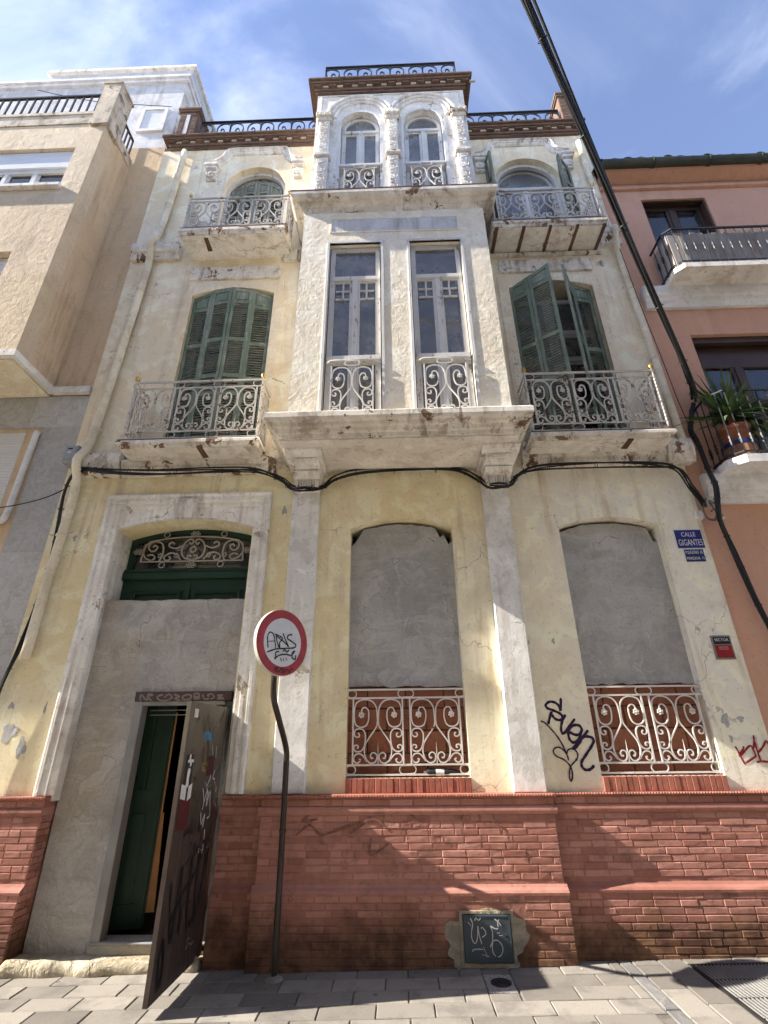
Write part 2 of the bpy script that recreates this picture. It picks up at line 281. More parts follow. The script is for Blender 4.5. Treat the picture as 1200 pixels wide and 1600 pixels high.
PURPLE = [[(1.608,2.063),(1.589,1.947),(1.576,1.991),(1.539,2.022),(1.486,2.026),(1.45,1.998),(1.46,1.97),(1.516,1.947),(1.576,1.919),(1.597,1.886),(1.573,1.859),(1.527,1.868),(1.498,1.904),(1.493,1.931),(1.47,1.877),(1.447,1.823)],[(1.63,1.908),(1.588,1.848),(1.566,1.784),(1.571,1.741),(1.595,1.746),(1.643,1.794),(1.714,1.869)],[(1.642,1.751),(1.69,1.726),(1.737,1.731),(1.763,1.766),(1.75,1.803),(1.705,1.812),(1.654,1.788),(1.629,1.74),(1.632,1.687),(1.661,1.658),(1.703,1.671),(1.74,1.718),(1.754,1.76)],[(1.824,1.765),(1.775,1.718),(1.713,1.66),(1.653,1.609),(1.683,1.619),(1.725,1.66),(1.761,1.702),(1.808,1.709),(1.851,1.696),(1.857,1.664),(1.819,1.612),(1.755,1.541),(1.712,1.49),(1.71,1.449),(1.739,1.424),(1.785,1.429),(1.825,1.461)],[(1.378,1.85),(1.417,1.834),(1.472,1.774),(1.52,1.71),(1.555,1.641),(1.574,1.584),(1.589,1.532),(1.592,1.504)],[(1.601,1.455),(1.556,1.507),(1.482,1.543),(1.459,1.579),(1.479,1.61),(1.517,1.618),(1.554,1.597),(1.581,1.558)],[(1.585,1.563),(1.598,1.591),(1.629,1.604),(1.667,1.593),(1.686,1.557),(1.671,1.516),(1.631,1.481),(1.6,1.45),(1.582,1.405),(1.576,1.355),(1.586,1.333),(1.602,1.36),(1.608,1.41),(1.601,1.453)]]
REDTAG = [[(3.183,1.611),(3.2,1.569),(3.207,1.525),(3.233,1.452)],[(3.255,1.61),(3.256,1.591),(3.205,1.541),(3.213,1.531),(3.319,1.613),(3.343,1.581),(3.349,1.53),(3.337,1.517),(3.238,1.468)],[(3.384,1.706),(3.376,1.654),(3.345,1.587)],[(3.377,1.654),(3.378,1.558),(3.381,1.482)],[(3.38,1.555),(3.442,1.605),(3.482,1.653),(3.499,1.631),(3.527,1.557)],[(3.34,1.473),(3.381,1.482),(3.481,1.472)]]
HATCHTAG = [[(0.541,0.358),(0.558,0.321),(0.545,0.272),(0.544,0.228),(0.561,0.197),(0.581,0.206),(0.595,0.259),(0.599,0.308),(0.605,0.25),(0.622,0.19)],[(0.623,0.29),(0.637,0.297),(0.662,0.259),(0.626,0.232)],[(0.576,0.34),(0.587,0.36),(0.608,0.344),(0.626,0.36)],[(0.519,0.333),(0.545,0.308)],[(0.701,0.308),(0.714,0.272),(0.712,0.227),(0.704,0.175),(0.706,0.14),(0.725,0.114)],[(0.687,0.17),(0.713,0.21),(0.753,0.214),(0.783,0.183),(0.785,0.149),(0.765,0.118),(0.742,0.112)],[(0.701,0.308),(0.744,0.288),(0.761,0.294)],[(0.739,0.355),(0.771,0.33),(0.788,0.31)],[(0.776,0.351),(0.762,0.326),(0.765,0.303)],[(0.749,0.263),(0.772,0.263)],[(0.765,0.246),(0.793,0.246)],[(0.545,0.144),(0.555,0.159),(0.63,0.159)],[(0.632,0.175),(0.659,0.11)],[(0.616,0.127),(0.676,0.114)]]
SOOTTAG = [[(0.526,1.045),(0.554,1.1),(0.627,1.12),(0.684,1.089),(0.685,1.028)],[(-0.022,1.008),(-0.012,0.932)],[(0.029,1.114),(0.122,1.052),(0.026,1.008),(0.145,1.031)],[(0.215,1.001),(0.234,0.907)],[(0.353,0.934),(0.359,0.88)],[(-0.278,0.913),(-0.288,0.78),(-0.119,0.873)],[(-0.948,0.936),(-0.833,1.012),(-0.734,0.935),(-0.639,0.955),(-0.498,0.994),(-0.355,1.034),(-0.236,1.054),(-0.164,0.993)],[(-0.284,1.075),(-0.355,1.014),(-0.473,0.944)],[(-0.115,1.125),(-0.069,1.012)],[(-0.837,1.088),(-0.907,1.037),(-0.763,1.057)],[(0.786,1.048),(0.852,1.003),(0.868,0.927)],[(0.692,0.928),(0.695,0.83)],[(0.431,1.05),(0.463,0.989)]]
HEADTAG = [[(-2.681,2.084),(-2.685,2.149),(-2.613,2.093),(-2.61,2.153),(-2.562,2.143),(-2.61,2.13),(-2.556,2.083)],[(-2.452,2.147),(-2.509,2.129),(-2.483,2.096),(-2.411,2.09),(-2.356,2.117),(-2.392,2.151),(-2.437,2.118)],[(-2.341,2.15),(-2.277,2.126),(-2.324,2.108),(-2.26,2.084)],[(-2.199,2.144),(-2.247,2.126),(-2.222,2.097),(-2.163,2.101),(-2.158,2.134),(-2.2,2.148)],[(-2.13,2.152),(-2.08,2.152),(-2.076,2.123),(-2.116,2.124),(-2.064,2.109),(-2.112,2.101),(-2.13,2.148)],[(-2.039,2.146),(-2.012,2.099),(-1.963,2.104)],[(-1.965,2.122),(-1.988,2.141),(-1.938,2.145),(-1.914,2.112),(-1.952,2.099)],[(-1.887,2.135),(-1.827,2.135),(-1.874,2.116),(-1.812,2.102),(-1.882,2.098)]]
SIGNTAG = [[(-0.548,-0.234),(-0.583,-0.063),(-0.595,0.117),(-0.512,0.234),(-0.369,0.153),(-0.262,-0.225)],[(-0.571,-0.054),(-0.345,-0.009)],[(-0.298,0.207),(-0.226,-0.027),(-0.107,-0.207),(-0.131,-0.027),(-0.036,0.117),(-0.345,0.207)],[(-0.036,0.27),(0.083,0.081),(0.226,-0.117),(0.107,-0.027),(-0.274,0.153)],[(0.345,0.27),(0.202,0.243),(0.155,0.135),(0.345,0.063),(0.512,-0.027),(0.44,-0.117),(0.131,-0.171),(-0.274,-0.243),(-0.583,-0.369)],[(-0.131,-0.297),(-0.25,-0.333),(-0.25,-0.459),(-0.274,-0.532),(-0.179,-0.441),(-0.06,-0.387),(0.155,-0.351),(0.345,-0.351),(0.488,-0.207),(0.393,-0.279),(0.393,-0.423),(0.512,-0.459),(0.536,-0.315)],[(-0.06,-0.477),(-0.012,-0.586)],[(0.036,-0.477),(0.083,-0.568)],[(0.131,-0.441),(0.202,-0.532)],[(0.012,-0.279),(0.083,-0.225),(0.155,-0.279),(0.25,-0.207)],[(-0.274,-0.802),(-0.131,-0.766),(-0.226,-0.856),(-0.107,-0.892),(-0.036,-0.82),(0.06,-0.784),(0.06,-0.91),(0.155,-0.838),(0.25,-0.784),(0.298,-0.874),(0.393,-0.766),(0.464,-0.748)]]

# ------------------------------------------------------------------ mesh helpers
def crom(pts, k=4, closed=False):
    """Catmull-Rom through the points (any dimension)."""
    P = [Vector(p) for p in pts]; n = len(P); out = []
    if n < 3: return P
    rng = range(n if closed else n-1)
    for i in rng:
        if closed: a, b, c, d = P[(i-1) % n], P[i], P[(i+1) % n], P[(i+2) % n]
        else: a, b, c, d = P[max(i-1, 0)], P[i], P[i+1], P[min(i+2, n-1)]
        for j in range(k):
            t = j/k
            out.append(.5*((2*b) + (c-a)*t + (2*a-5*b+4*c-d)*t*t + (3*b-a-3*c+d)*t**3))
    if not closed: out.append(P[-1])
    return out

def segarch(x0, x1, zs, zc, n=14, half=False):
    """points of an arch from (x1, zs) over the crown to (x0, zs)"""
    cx, hw, r = (x0+x1)/2, (x1-x0)/2, zc-zs
    if half or r > .6*hw: return [(cx+hw*math.cos(a), zs+r*math.sin(a)) for a in [math.pi*i/n for i in range(n+1)]]
    R = (hw*hw+r*r)/(2*r); a0 = math.asin(hw/R)
    return [(cx+R*math.sin(a), zc-R+R*math.cos(a)) for a in [a0-2*a0*i/n for i in range(n+1)]]
def opening(x0, x1, z0, zs, zc, n=14): return [(x0, z0), (x1, z0)] + segarch(x0, x1, zs, zc, n)
def rect(x0, x1, z0, z1): return [(x0, z0), (x1, z0), (x1, z1), (x0, z1)]

class MB:
    def __init__(s): s.v = []; s.f = []
    def add(s, v, f):
        o = len(s.v); s.v += [tuple(p) for p in v]; s.f += [tuple(i+o for i in q) for q in f]; return s
    def box(s, x0, x1, y0, y1, z0, z1):
        return s.add([(x0,y0,z0),(x1,y0,z0),(x1,y1,z0),(x0,y1,z0),(x0,y0,z1),(x1,y0,z1),(x1,y1,z1),(x0,y1,z1)],
                     [(0,1,5,4),(1,2,6,5),(2,3,7,6),(3,0,4,7),(4,5,6,7),(3,2,1,0)])
    def cbox(s, x0, x1, y0, y1, z0, z1, c=.006):
        """box whose front (y0) edges are chamfered"""
        v = [(x0,y1,z0),(x1,y1,z0),(x1,y1,z1),(x0,y1,z1),(x0,y0+c,z0),(x1,y0+c,z0),(x1,y0+c,z1),(x0,y0+c,z1),
             (x0+c,y0,z0+c),(x1-c,y0,z0+c),(x1-c,y0,z1-c),(x0+c,y0,z1-c)]
        f = [(3,2,1,0)]
        for a in (0, 4):
            for i in range(4):
                j = (i+1) % 4; f.append((a+i, a+j, a+4+j, a+4+i))
        return s.add(v, f+[(8,9,10,11)])
    def slab(s, x0, x1, y0, y1, z0, z1, c=.004):
        """box whose top edges are chamfered"""
        v = [(x0,y0,z0),(x1,y0,z0),(x1,y1,z0),(x0,y1,z0),(x0,y0,z1-c),(x1,y0,z1-c),(x1,y1,z1-c),(x0,y1,z1-c),
             (x0+c,y0+c,z1),(x1-c,y0+c,z1),(x1-c,y1-c,z1),(x0+c,y1-c,z1)]
        f = []
        for a in (0, 4):
            for i in range(4):
                j = (i+1) % 4; f.append((a+i, a+j, a+4+j, a+4+i))
        return s.add(v, f+[(8,9,10,11),(3,2,1,0)])
    def plate(s, outer, holes, y0, y1):
        loops = [list(outer)] + [list(h) for h in holes]
        flat = [p for l in loops for p in l]
        tris = geometry.tessellate_polygon([[Vector((x, z, 0)) for x, z in l] for l in loops])
        n = len(flat)
        v = [(x, y0, z) for x, z in flat] + [(x, y1, z) for x, z in flat]
        f = [tuple(t) for t in tris] + [tuple(i+n for i in reversed(t)) for t in tris]
        o = 0
        for l in loops:
            m = len(l)
            for i in range(m):
                a, b = o+i, o+(i+1) % m; f.append((a, b, b+n, a+n))
            o += m
        return s.add(v, f)
    def xprism(s, prof, x0, x1):
        n = len(prof)
        v = [(x0, y, z) for y, z in prof] + [(x1, y, z) for y, z in prof]
        f = [(i, (i+1) % n, (i+1) % n+n, i+n) for i in range(n)] + [tuple(range(n)), tuple(reversed(range(n, 2*n)))]
        return s.add(v, f)
    def wrap(s, prof, x0, x1, y0, yb, top=True, bottom=True):
        """moulding that returns round three sides of a block: prof = [(out, z)]"""
        v = []; f = []; n = len(prof)
        for o, z in prof: v += [(x0-o, yb, z), (x0-o, y0-o, z), (x1+o, y0-o, z), (x1+o, yb, z)]
        for i in range(n-1):
            for j in range(3): f.append((4*i+j, 4*i+j+1, 4*i+5+j, 4*i+4+j))
            f.append((4*i+3, 4*i, 4*i+4, 4*i+7))
        if bottom: f.append((0, 1, 2, 3))
        if top: f.append((4*n-4, 4*n-3, 4*n-2, 4*n-1))
        return s.add(v, f)
    def tube(s, pts, r, n=6, closed=False, cap=True, rr=None, flat=1.0):
        P = [Vector(p) for p in pts]; m = len(P)
        if m < 2: return s
        t0 = (P[1]-P[0]).normalized()
        ref = Vector((0, 1, 0)) if abs(t0.y) < .9 else Vector((1, 0, 0))
        nrm = (ref - t0*ref.dot(t0)).normalized(); v = []; f = []
        for i in range(m):
            if closed: t = P[(i+1) % m]-P[i-1]
            else: t = P[min(i+1, m-1)]-P[max(i-1, 0)]
            if t.length < 1e-9: t = t0
            t.normalize(); nrm = nrm - t*nrm.dot(t)
            nrm = nrm.normalized() if nrm.length > 1e-6 else ref
            b = t.cross(nrm); ri = rr[i] if rr else r
            for k in range(n):
                a = 2*math.pi*(k+.5)/n; v.append(P[i]+nrm*ri*math.cos(a)+b*ri*flat*math.sin(a))
        for i in range(m if closed else m-1):
            for k in range(n):
                a, b_ = i*n+k, i*n+(k+1) % n; c, d = ((i+1) % m)*n+(k+1) % n, ((i+1) % m)*n+k
                f.append((a, b_, c, d))
        if cap and not closed: f += [tuple(reversed(range(n))), tuple(range((m-1)*n, m*n))]
        return s.add(v, f)
    def sweep(s, path, prof, closed=False):
        """path in (x,z), prof = [(offset to the left of the path, y)] closed profile; mitred"""
        P = [Vector(p) for p in path]; m = len(P); n = len(prof); v = []; f = []
        for i in range(m):
            a = P[i]-P[i-1] if (i > 0 or closed) else P[1]-P[0]
            b = P[(i+1) % m]-P[i] if (i < m-1 or closed) else P[i]-P[i-1]
            a.normalize(); b.normalize(); na = Vector((-a.y, a.x)); nb = Vector((-b.y, b.x))
            nn = (na+nb); nn.normalize(); k = 1/max(.4, nn.dot(na))
            for o, y in prof: q = P[i]+nn*o*k; v.append((q.x, y, q.y))
        for i in range(m if closed else m-1):
            for j in range(n):
                f.append((i*n+j, i*n+(j+1) % n, ((i+1) % m)*n+(j+1) % n, ((i+1) % m)*n+j))
        if not closed: f += [tuple(range(n)), tuple(reversed(range((m-1)*n, m*n)))]
        return s.add(v, f)
    def lathe(s, prof, c, n=12, axis='z'):
        v = []; f = []; m = len(prof)
        for r, h in prof:
            for k in range(n):
                a = 2*math.pi*k/n
                if axis == 'z': v.append((c[0]+r*math.cos(a), c[1]+r*math.sin(a), c[2]+h))
                else: v.append((c[0]+r*math.cos(a), c[1]+h, c[2]+r*math.sin(a)))
        for i in range(m-1):
            for k in range(n): f.append((i*n+k, i*n+(k+1) % n, (i+1)*n+(k+1) % n, (i+1)*n+k))
        f += [tuple(reversed(range(n))), tuple(range((m-1)*n, m*n))]
        return s.add(v, f)
    def ribbon(s, pts, w, y, k=4, fn=None, y_out=.0004, taper=True):
        """paint stroke on a wall: thin raised strip along (x,z) points"""
        P = crom([(p[0], p[1], 0) for p in pts], k); m = len(P); v = []; f = []
        for i in range(m):
            t = P[min(i+1, m-1)]-P[max(i-1, 0)]
            t = t.normalized() if t.length > 1e-9 else Vector((1, 0, 0)); nn = Vector((-t.y, t.x, 0))
            ww = w*(.5 if i in (0, m-1) and taper else 1)*(1+.12*math.sin(i*1.3)); yy = y-.00002*i
            for q, dy in ((P[i]+nn*ww/2, .0), (P[i], -y_out), (P[i]-nn*ww/2, .0)): v.append((q.x, yy+dy, q.y))
        for i in range(m-1):
            f += [(3*i, 3*i+1, 3*i+4, 3*i+3), (3*i+1, 3*i+2, 3*i+5, 3*i+4)]
        if fn: v = [fn(*p) for p in v]
        return s.add(v, f)
    def wobble(s, amt, sc=3., seed=0.):
        from mathutils import noise
        s.v = [tuple(Vector(p)+amt*noise.noise_vector(Vector(p)*sc+Vector((seed,)*3))) for p in s.v]; return s
    def mesh(s, name, mat, smooth=False):
        me = bpy.data.meshes.new(name); me.from_pydata(s.v, [], s.f)
        bm = bmesh.new(); bm.from_mesh(me); bmesh.ops.recalc_face_normals(bm, faces=bm.faces); bm.to_mesh(me); bm.free()
        me.materials.append(MAT[mat] if isinstance(mat, str) else mat)
        if smooth:
            me.polygons.foreach_set('use_smooth', [True]*len(me.polygons))
            if smooth != 'all': me.set_sharp_from_angle(angle=rad(42))
        return me
    def build(s, name, mat, parent=None, smooth=False, label=None):
        o = bpy.data.objects.new(name, None) if False else None
        base = world_loc(parent) if parent else Vector((0, 0, 0))
        if base.length > 1e-9: s.v = [tuple(Vector(p)-base) for p in s.v]
        o = bpy.data.objects.new(name, s.mesh(name, mat, smooth)); COL.objects.link(o)
        if parent: o.parent = parent
        if label: o['label'] = label
        return o
def world_loc(o):
    p = Vector((0, 0, 0))
    while o is not None: p += Vector(o.location); o = o.parent
    return p
def tag(o, label=None, cat=None, group=None, kind=None):
    if label: o['label'] = label
    if cat: o['category'] = cat
    if group: o['group'] = group
    if kind: o['kind'] = kind
    return o
def thing(name, loc, label, cat, group=None):
    o = bpy.data.objects.new(name, None); o.location = loc; o.empty_display_size = .2; COL.objects.link(o); return tag(o, label, cat, group)
def inst(name, me, loc, parent, rz=0., scale=None):
    o = bpy.data.objects.new(name, me); COL.objects.link(o); o.parent = parent
    o.location = Vector(loc)-(world_loc(parent) if parent else Vector((0, 0, 0))); o.rotation_euler.z = rz
    if scale: o.scale = scale
    return o
def text(name, body, size, loc, parent, mat, width=None, shear=0., fn=None):
    """flat lettering facing the street (-y), centred on loc"""
    cu = bpy.data.curves.new(name, 'FONT'); cu.body = body; cu.size = size; cu.align_x = 'CENTER'; cu.align_y = 'CENTER'; cu.extrude = .0006
    tmp = bpy.data.objects.new('tmp', cu); COL.objects.link(tmp)
    me = bpy.data.meshes.new_from_object(tmp.evaluated_get(bpy.context.evaluated_depsgraph_get()))
    bpy.data.objects.remove(tmp); bpy.data.curves.remove(cu)
    xs = [v.co.x for v in me.vertices]; k = (width/(max(xs)-min(xs))) if width else 1.
    base = world_loc(parent)
    for v in me.vertices:
        p = (loc[0]+v.co.x*k, loc[1]-v.co.z, loc[2]+v.co.y)
        if fn: p = fn(*p)
        v.co = Vector(p)-base
    me.materials.clear(); me.materials.append(MAT[mat]); me.name = name
    o = bpy.data.objects.new(name, me); COL.objects.link(o); o.parent = parent; return o

# ------------------------------------------------------------------ wrought iron
PANEL = dict(
 A=[(.167,.741),(.18,.83),(.244,.852),(.308,.806),(.315,.685),(.27,.583),(.167,.552),(.064,.583),(.028,.667),(.028,.833),(.077,.935),(.218,.978),(.372,.954),(.462,.87),(.485,.759),(.485,.593),(.423,.50),(.32,.389),(.249,.296),(.231,.185),(.269,.083),(.346,.028),(.436,.037),(.479,.102),(.462,.157),(.397,.176),(.351,.139),(.372,.093),(.405,.105)],
 B=[(.10,.463),(.128,.45),(.125,.415),(.08,.405),(.03,.435),(.038,.50),(.103,.528),(.192,.519),(.244,.463),(.249,.37),(.223,.259),(.167,.204),(.09,.191),(.033,.213),(.022,.256),(.05,.287),(.10,.281),(.11,.25),(.08,.243)],
 C=[(.12,.085),(.15,.08),(.14,.05),(.09,.028),(.035,.05),(.022,.102),(.06,.15),(.12,.163),(.18,.148),(.235,.10),(.28,.05)])
def panel_mesh(w, h, r=.0075, posts=True, mat='iron_white'):
    m = MB()
    for sgn in (0, 1):
        for key in 'ABC':
            pts = [((1-u if sgn else u)*w, 0, v*h) for u, v in PANEL[key]]
            m.tube(crom(pts, 3), r, 4, flat=1.0)
        u = .17 if not sgn else .83
        for k in range(6):
            a = k*math.pi/3+.3; c = Vector((u*w+.021*math.cos(a), -.006, .74*h+.021*math.sin(a)))
            m.lathe([(.002, -.010), (.012, -.006), (.012, .003), (.002, .006)], c, 5, 'y')
        m.lathe([(.004, -.014), (.010, -.008), (.010, .004)], (u*w, -.006, .74*h), 6, 'y')
    m.tube([(w/2, 0, 0), (w/2, 0, .12*h), (w/2, 0, .33*h)], r, 4, rr=[r*.8, r*.8, .001])
    if posts:
        for x in (0, w): m.tube([(x, 0, -.005), (x, 0, h+.005)], r*1.25, 4)
    return m.mesh('scroll_panel', mat, True)
_pc = {}
def panel(w, h, r=.0075, posts=True, mat='iron_white'):
    k = (round(w, 3), round(h, 3), r, posts, mat)
    if k not in _pc: _pc[k] = panel_mesh(w, h, r, posts, mat)
    return _pc[k]
def oval(m, cx, y, cz, hw, hh, r, alongy=False):
    pts = []
    for i in range(16):
        a = 2*math.pi*i/16; x = (hw-hh)*(1 if math.cos(a) > 0 else -1)+hh*math.cos(a); z = hh*math.sin(a)
        pts.append((cx, y+x, cz+z) if alongy else (cx+x, y, cz+z))
    return m.tube(pts, r, 4, closed=True)
def railing(par, x0, x1, y, d, z, H, npan, lo, hi, mat='iron_white', gap=.065):
    """iron railing in front (y) with two returns of depth d back to the wall; z is the slab top; returns parts under par"""
    w = x1-x0; pw = (w-gap*(npan+1))/npan; ph = hi-lo
    zz = (.02, lo, hi, H)
    m = MB()
    for q in zz:
        r = .014 if q == H else .010
        m.tube([(x0, y+d, z+q), (x0, y, z+q), (x1, y, z+q), (x1, y+d, z+q)], r, 4, flat=1.2)
    m.build('rail', mat, par, True)
    for k in range(npan+1):
        cx = x0+gap/2+k*(pw+gap)
        for za, zb in ((.02, lo), (hi, H)): oval(MB(), min(max(cx, x0+.045), x1-.045), y, z+(za+zb)/2, min(.075, pw*.16), (zb-za)/2-.006, .006).build('oval_ring', mat, par, True)
    for k in range(npan): inst('scroll_panel', panel(pw, ph, .0098, True, mat), (x0+gap+k*(pw+gap), y, z+lo), par)
    for x in (x0, x1): inst('scroll_panel', panel(d-.08, ph, .0075, True, mat), (x, y+.05, z+lo), par, math.pi/2)
    for x in (x0, x1):
        p = MB(); prof = [(.013, .0)]
        n = 14
        for i in range(n):
            a = .06+(H-.12)*i/n; st = (H-.12)/n
            prof += [(.009, a), (.017, a+st*.35), (.017, a+st*.6), (.009, a+st)]
        prof += [(.013, H), (.018, H+.015)]
        p.lathe(prof, (x, y, z), 6); p.build('corner_post', mat, par, True)
        f = MB(); f.lathe([(.010, 0), (.012, .015), (.024, .022), (.03, .045), (.027, .068), (.015, .085), (.004, .095)], (x, y, z+H+.012), 10)
        f.build('finial', 'gold', par, True)

# ------------------------------------------------------------------ joinery
def window(par, x0, x1, z0, z1, y, vert, horz, fw=.05, dep=.05, mat='whitewood', glass='glass', arch=None, muntins=(), skip=(), open_top=False):
    """frame mesh named window; panes (and muntins) are its children. vert/horz: positions of mullions and rails"""
    m = MB()
    xs = [x0]+list(vert)+[x1]; zs = [z0]+list(horz)+[z1]
    if arch:
        inner = segarch(x0+fw, x1-fw, arch[0], arch[1]-fw, 16, True)
        outer = segarch(x0, x1, arch[0], arch[1], 16, True)
        m.plate([(x0, z0), (x1, z0)]+outer, [[(x0+fw, z0+fw), (x1-fw, z0+fw)]+inner], y, y+dep)
    else:
        m.plate(rect(x0, x1, z0, z1), [rect(x0+fw, x1-fw, z0+fw, z1-fw)], y, y+dep)
    ztop = horz[-1] if ((arch or open_top) and horz) else z1-fw
    for i, zz in enumerate(horz): m.cbox(x0+fw*.5, x1-fw*.5, y-.022, y+dep-.004, zz-fw*.55, zz+fw*.55, .006)
    for xx in vert: m.cbox(xx-fw*.55, xx+fw*.55, y-.012, y+dep-.006, z0+.01, ztop, .006)
    # sash stiles inside each cell
    for i in range(len(xs)-1):
        for j in range(len(zs)-1):
            if (arch or open_top) and j == len(zs)-2: continue
            a, b, c, d = xs[i]+fw*.5, xs[i+1]-fw*.5, zs[j]+fw*.5, zs[j+1]-fw*.5
            m.plate(rect(a+.004, b-.004, c+.004, d-.004), [rect(a+fw*.62, b-fw*.62, c+fw*.62, d-fw*.62)], y+.008, y+dep-.010)
    win = m.build('window', mat, par)
    for i in range(len(xs)-1):
        for j in range(len(zs)-1):
            if (i, j) in skip: continue
            if arch and j == len(zs)-2:
                if i: continue
                p = MB().plate([(x0+fw*.8, zs[j]), (x1-fw*.8, zs[j])]+segarch(x0+fw*.8, x1-fw*.8, arch[0], arch[1]-fw*.8, 14, True), [], y+dep*.45, y+dep*.45+.004)
            else:
                p = MB().box(xs[i]+fw*.5, xs[i+1]-fw*.5, y+dep*.45, y+dep*.45+.004, zs[j]+fw*.5, zs[j+1]-fw*.5)
            p.build('pane', glass, win)
    for (a, b, c, d) in muntins: MB().cbox(a, b, y+.004, y+dep-.012, c, d, .004).build('muntin', mat, win)
    return win

def louvre_leaf(par, A, B, z0, zA, zB, mat='shutter', smat='slat', mid=(.30,), toppanel=True, slat_n=34, shut=True):
    """folding shutter leaf from plan point A to B, top height zA at A and zB at B; slats are a joined child"""
    A, B = Vector(A), Vector(B); L = (B-A).length; d = (B-A)/L; nrm = Vector((d.y, -d.x))
    def W(u, t, z): q = A+d*u+nrm*t; return (q.x, q.y, z)
    m = MB(); T = .035; sw = .045
    def bx(u0, u1, t0, t1, a0, a1, b0=None, b1=None):
        # a0,a1: bottom heights at u0,u1 ; b0,b1 top heights
        v = [W(u0,t1,a0),W(u1,t1,a1),W(u1,t0,a1),W(u0,t0,a0),W(u0,t1,b0),W(u1,t1,b1),W(u1,t0,b1),W(u0,t0,b0)]
        m.add(v, [(0,1,5,4),(1,2,6,5),(2,3,7,6),(3,0,4,7),(4,5,6,7),(3,2,1,0)])
    zt = lambda u: zA+(zB-zA)*u/L
    bx(0, sw, 0, T, z0, z0, zt(0), zt(sw)); bx(L-sw, L, 0, T, z0, z0, zt(L-sw), zt(L))
    bx(sw, L-sw, .003, T-.003, z0, z0, z0+.11, z0+.11)
    bx(sw, L-sw, .003, T-.003, zt(sw)-.06, zt(L-sw)-.06, zt(sw)-.002, zt(L-sw)-.002)
    zp = min(zA, zB)-.23 if toppanel else min(zA, zB)-.06
    if toppanel:
        bx(sw, L-sw, .003, T-.003, zp-.05, zp-.05, zp, zp)
        bx(sw, L-sw, .010, T-.014, zp, zp, zt(sw)-.06, zt(L-sw)-.06)
        bx(sw+.03, L-sw-.03, .006, T-.006, zp+.03, zp+.03, zt(sw)-.085, zt(L-sw)-.085)
    cuts = [z0+.11]
    H = zp-.05-cuts[0]
    for q in mid:
        zc = cuts[0]+H*q; bx(sw, L-sw, .003, T-.003, zc-.03, zc-.03, zc+.03, zc+.03); cuts += [zc-.03, zc+.03]
    cuts.append(zp-.05 if toppanel else zp)
    leaf = m.build('shutter', mat, par)
    s = MB(); pitch = .042
    for a, b in zip(cuts[0::2], cuts[1::2]):
        n = max(1, int((b-a)/pitch)); st = (b-a)/n
        for i in range(n):
            zc = a+st*(i+.5); k = random.uniform(-.002, .002)
            h = .022 if shut else .012; t0, t1 = (.006, .027)
            s.add([W(sw, t1, zc-h+k), W(L-sw, t1, zc-h+k), W(L-sw, t0, zc+h+k), W(sw, t0, zc+h+k),
                   W(sw, t1, zc-h+k+.007), W(L-sw, t1, zc-h+k+.007), W(L-sw, t0, zc+h+k+.007), W(sw, t0, zc+h+k+.007)],
                  [(0,1,2,3),(7,6,5,4),(0,1,5,4),(3,2,6,7),(0,3,7,4),(1,2,6,5)])
    tag(s.build('slats', smat, leaf), kind='stuff')
    return leaf

# ================================================================== ground
def gz(x): return .02+.018*x
SLOPE = -math.atan(.018)
gnd = MB().box(-150, 150, -150, 150, -.6, -.32).build('ground', 'asphalt'); tag(gnd, kind='structure')
road = MB()
road.add([(-40, -1.9, gz(-40)-.14), (40, -1.9, gz(40)-.14), (40, -9.0, gz(40)-.14), (-40, -9.0, gz(-40)-.14)], [(0, 1, 2, 3)])
tag(road.build('road', 'street'), kind='structure')
pv = MB()
pv.add([(-40, .5, gz(-40)-.012), (40, .5, gz(40)-.012), (40, -1.75, gz(40)-.012), (-40, -1.75, gz(-40)-.012)], [(0, 1, 2, 3)])
pv = pv.build('pavement', 'joint'); tag(pv, kind='structure')
kb = MB(); kb.add([(-40, -1.75, gz(-40)), (40, -1.75, gz(40)), (40, -1.9, gz(40)), (-40, -1.9, gz(-40)), (-40, -1.75, gz(-40)-.3), (40, -1.75, gz(40)-.3), (40, -1.9, gz(40)-.3), (-40, -1.9, gz(-40)-.3)],
                  [(0,1,2,3),(3,2,6,7),(0,1,5,4)])
tag(kb.build('kerb', 'granite'), kind='structure')
slabm = {}
def paving(x0, x1, y0, y1, mat='slab', name='paving_slab'):
    k = (round(x1-x0, 3), round(y1-y0, 3), mat)
    if k not in slabm:
        h, d = k[0]/2, k[1]/2; slabm[k] = MB().slab(-h, h, -d, d, -.03, 0, .005).mesh(name, mat)
    cx = (x0+x1)/2
    o = inst(name, slabm[k], (cx, (y0+y1)/2, gz(cx)+random.uniform(-.0025, .0025)), pv)
    o.rotation_euler.y = SLOPE+random.uniform(-.004, .004); o.rotation_euler.x = random.uniform(-.005, .005); return o
J = .008
LID = (.60, .81, -.585, -.285)
y = -.10; row = 0
paving_rows = []
while y > -1.72:
    y1 = y; y0 = y-.205; off = (.0 if row % 2 else .2)+random.uniform(-.03, .03)
    x = -4.6+off
    while x < 1.70:
        xe = min(x+.402, 1.715)
        if xe-x > .08:
            a, b = x+J/2, xe-J/2
            hit = not (b < LID[0]-.004 or a > LID[1]+.004 or y1 < LID[2] or y0 > LID[3])
            if not hit: paving(a, b, y0+J/2, y1-J/2)
            else:
                if LID[0]-a > .05: paving(a, LID[0]-.006, y0+J/2, y1-J/2)
                if b-LID[1] > .05: paving(LID[1]+.006, b, y0+J/2, y1-J/2)
                if y1-LID[3] > .03: paving(max(a, LID[0]-.002), min(b, LID[1]+.002), LID[3]+.006, y1-J/2)
                if LID[2]-y0 > .03: paving(max(a, LID[0]-.002), min(b, LID[1]+.002), y0+J/2, LID[2]-.006)
        x = xe
    y -= .205; row += 1
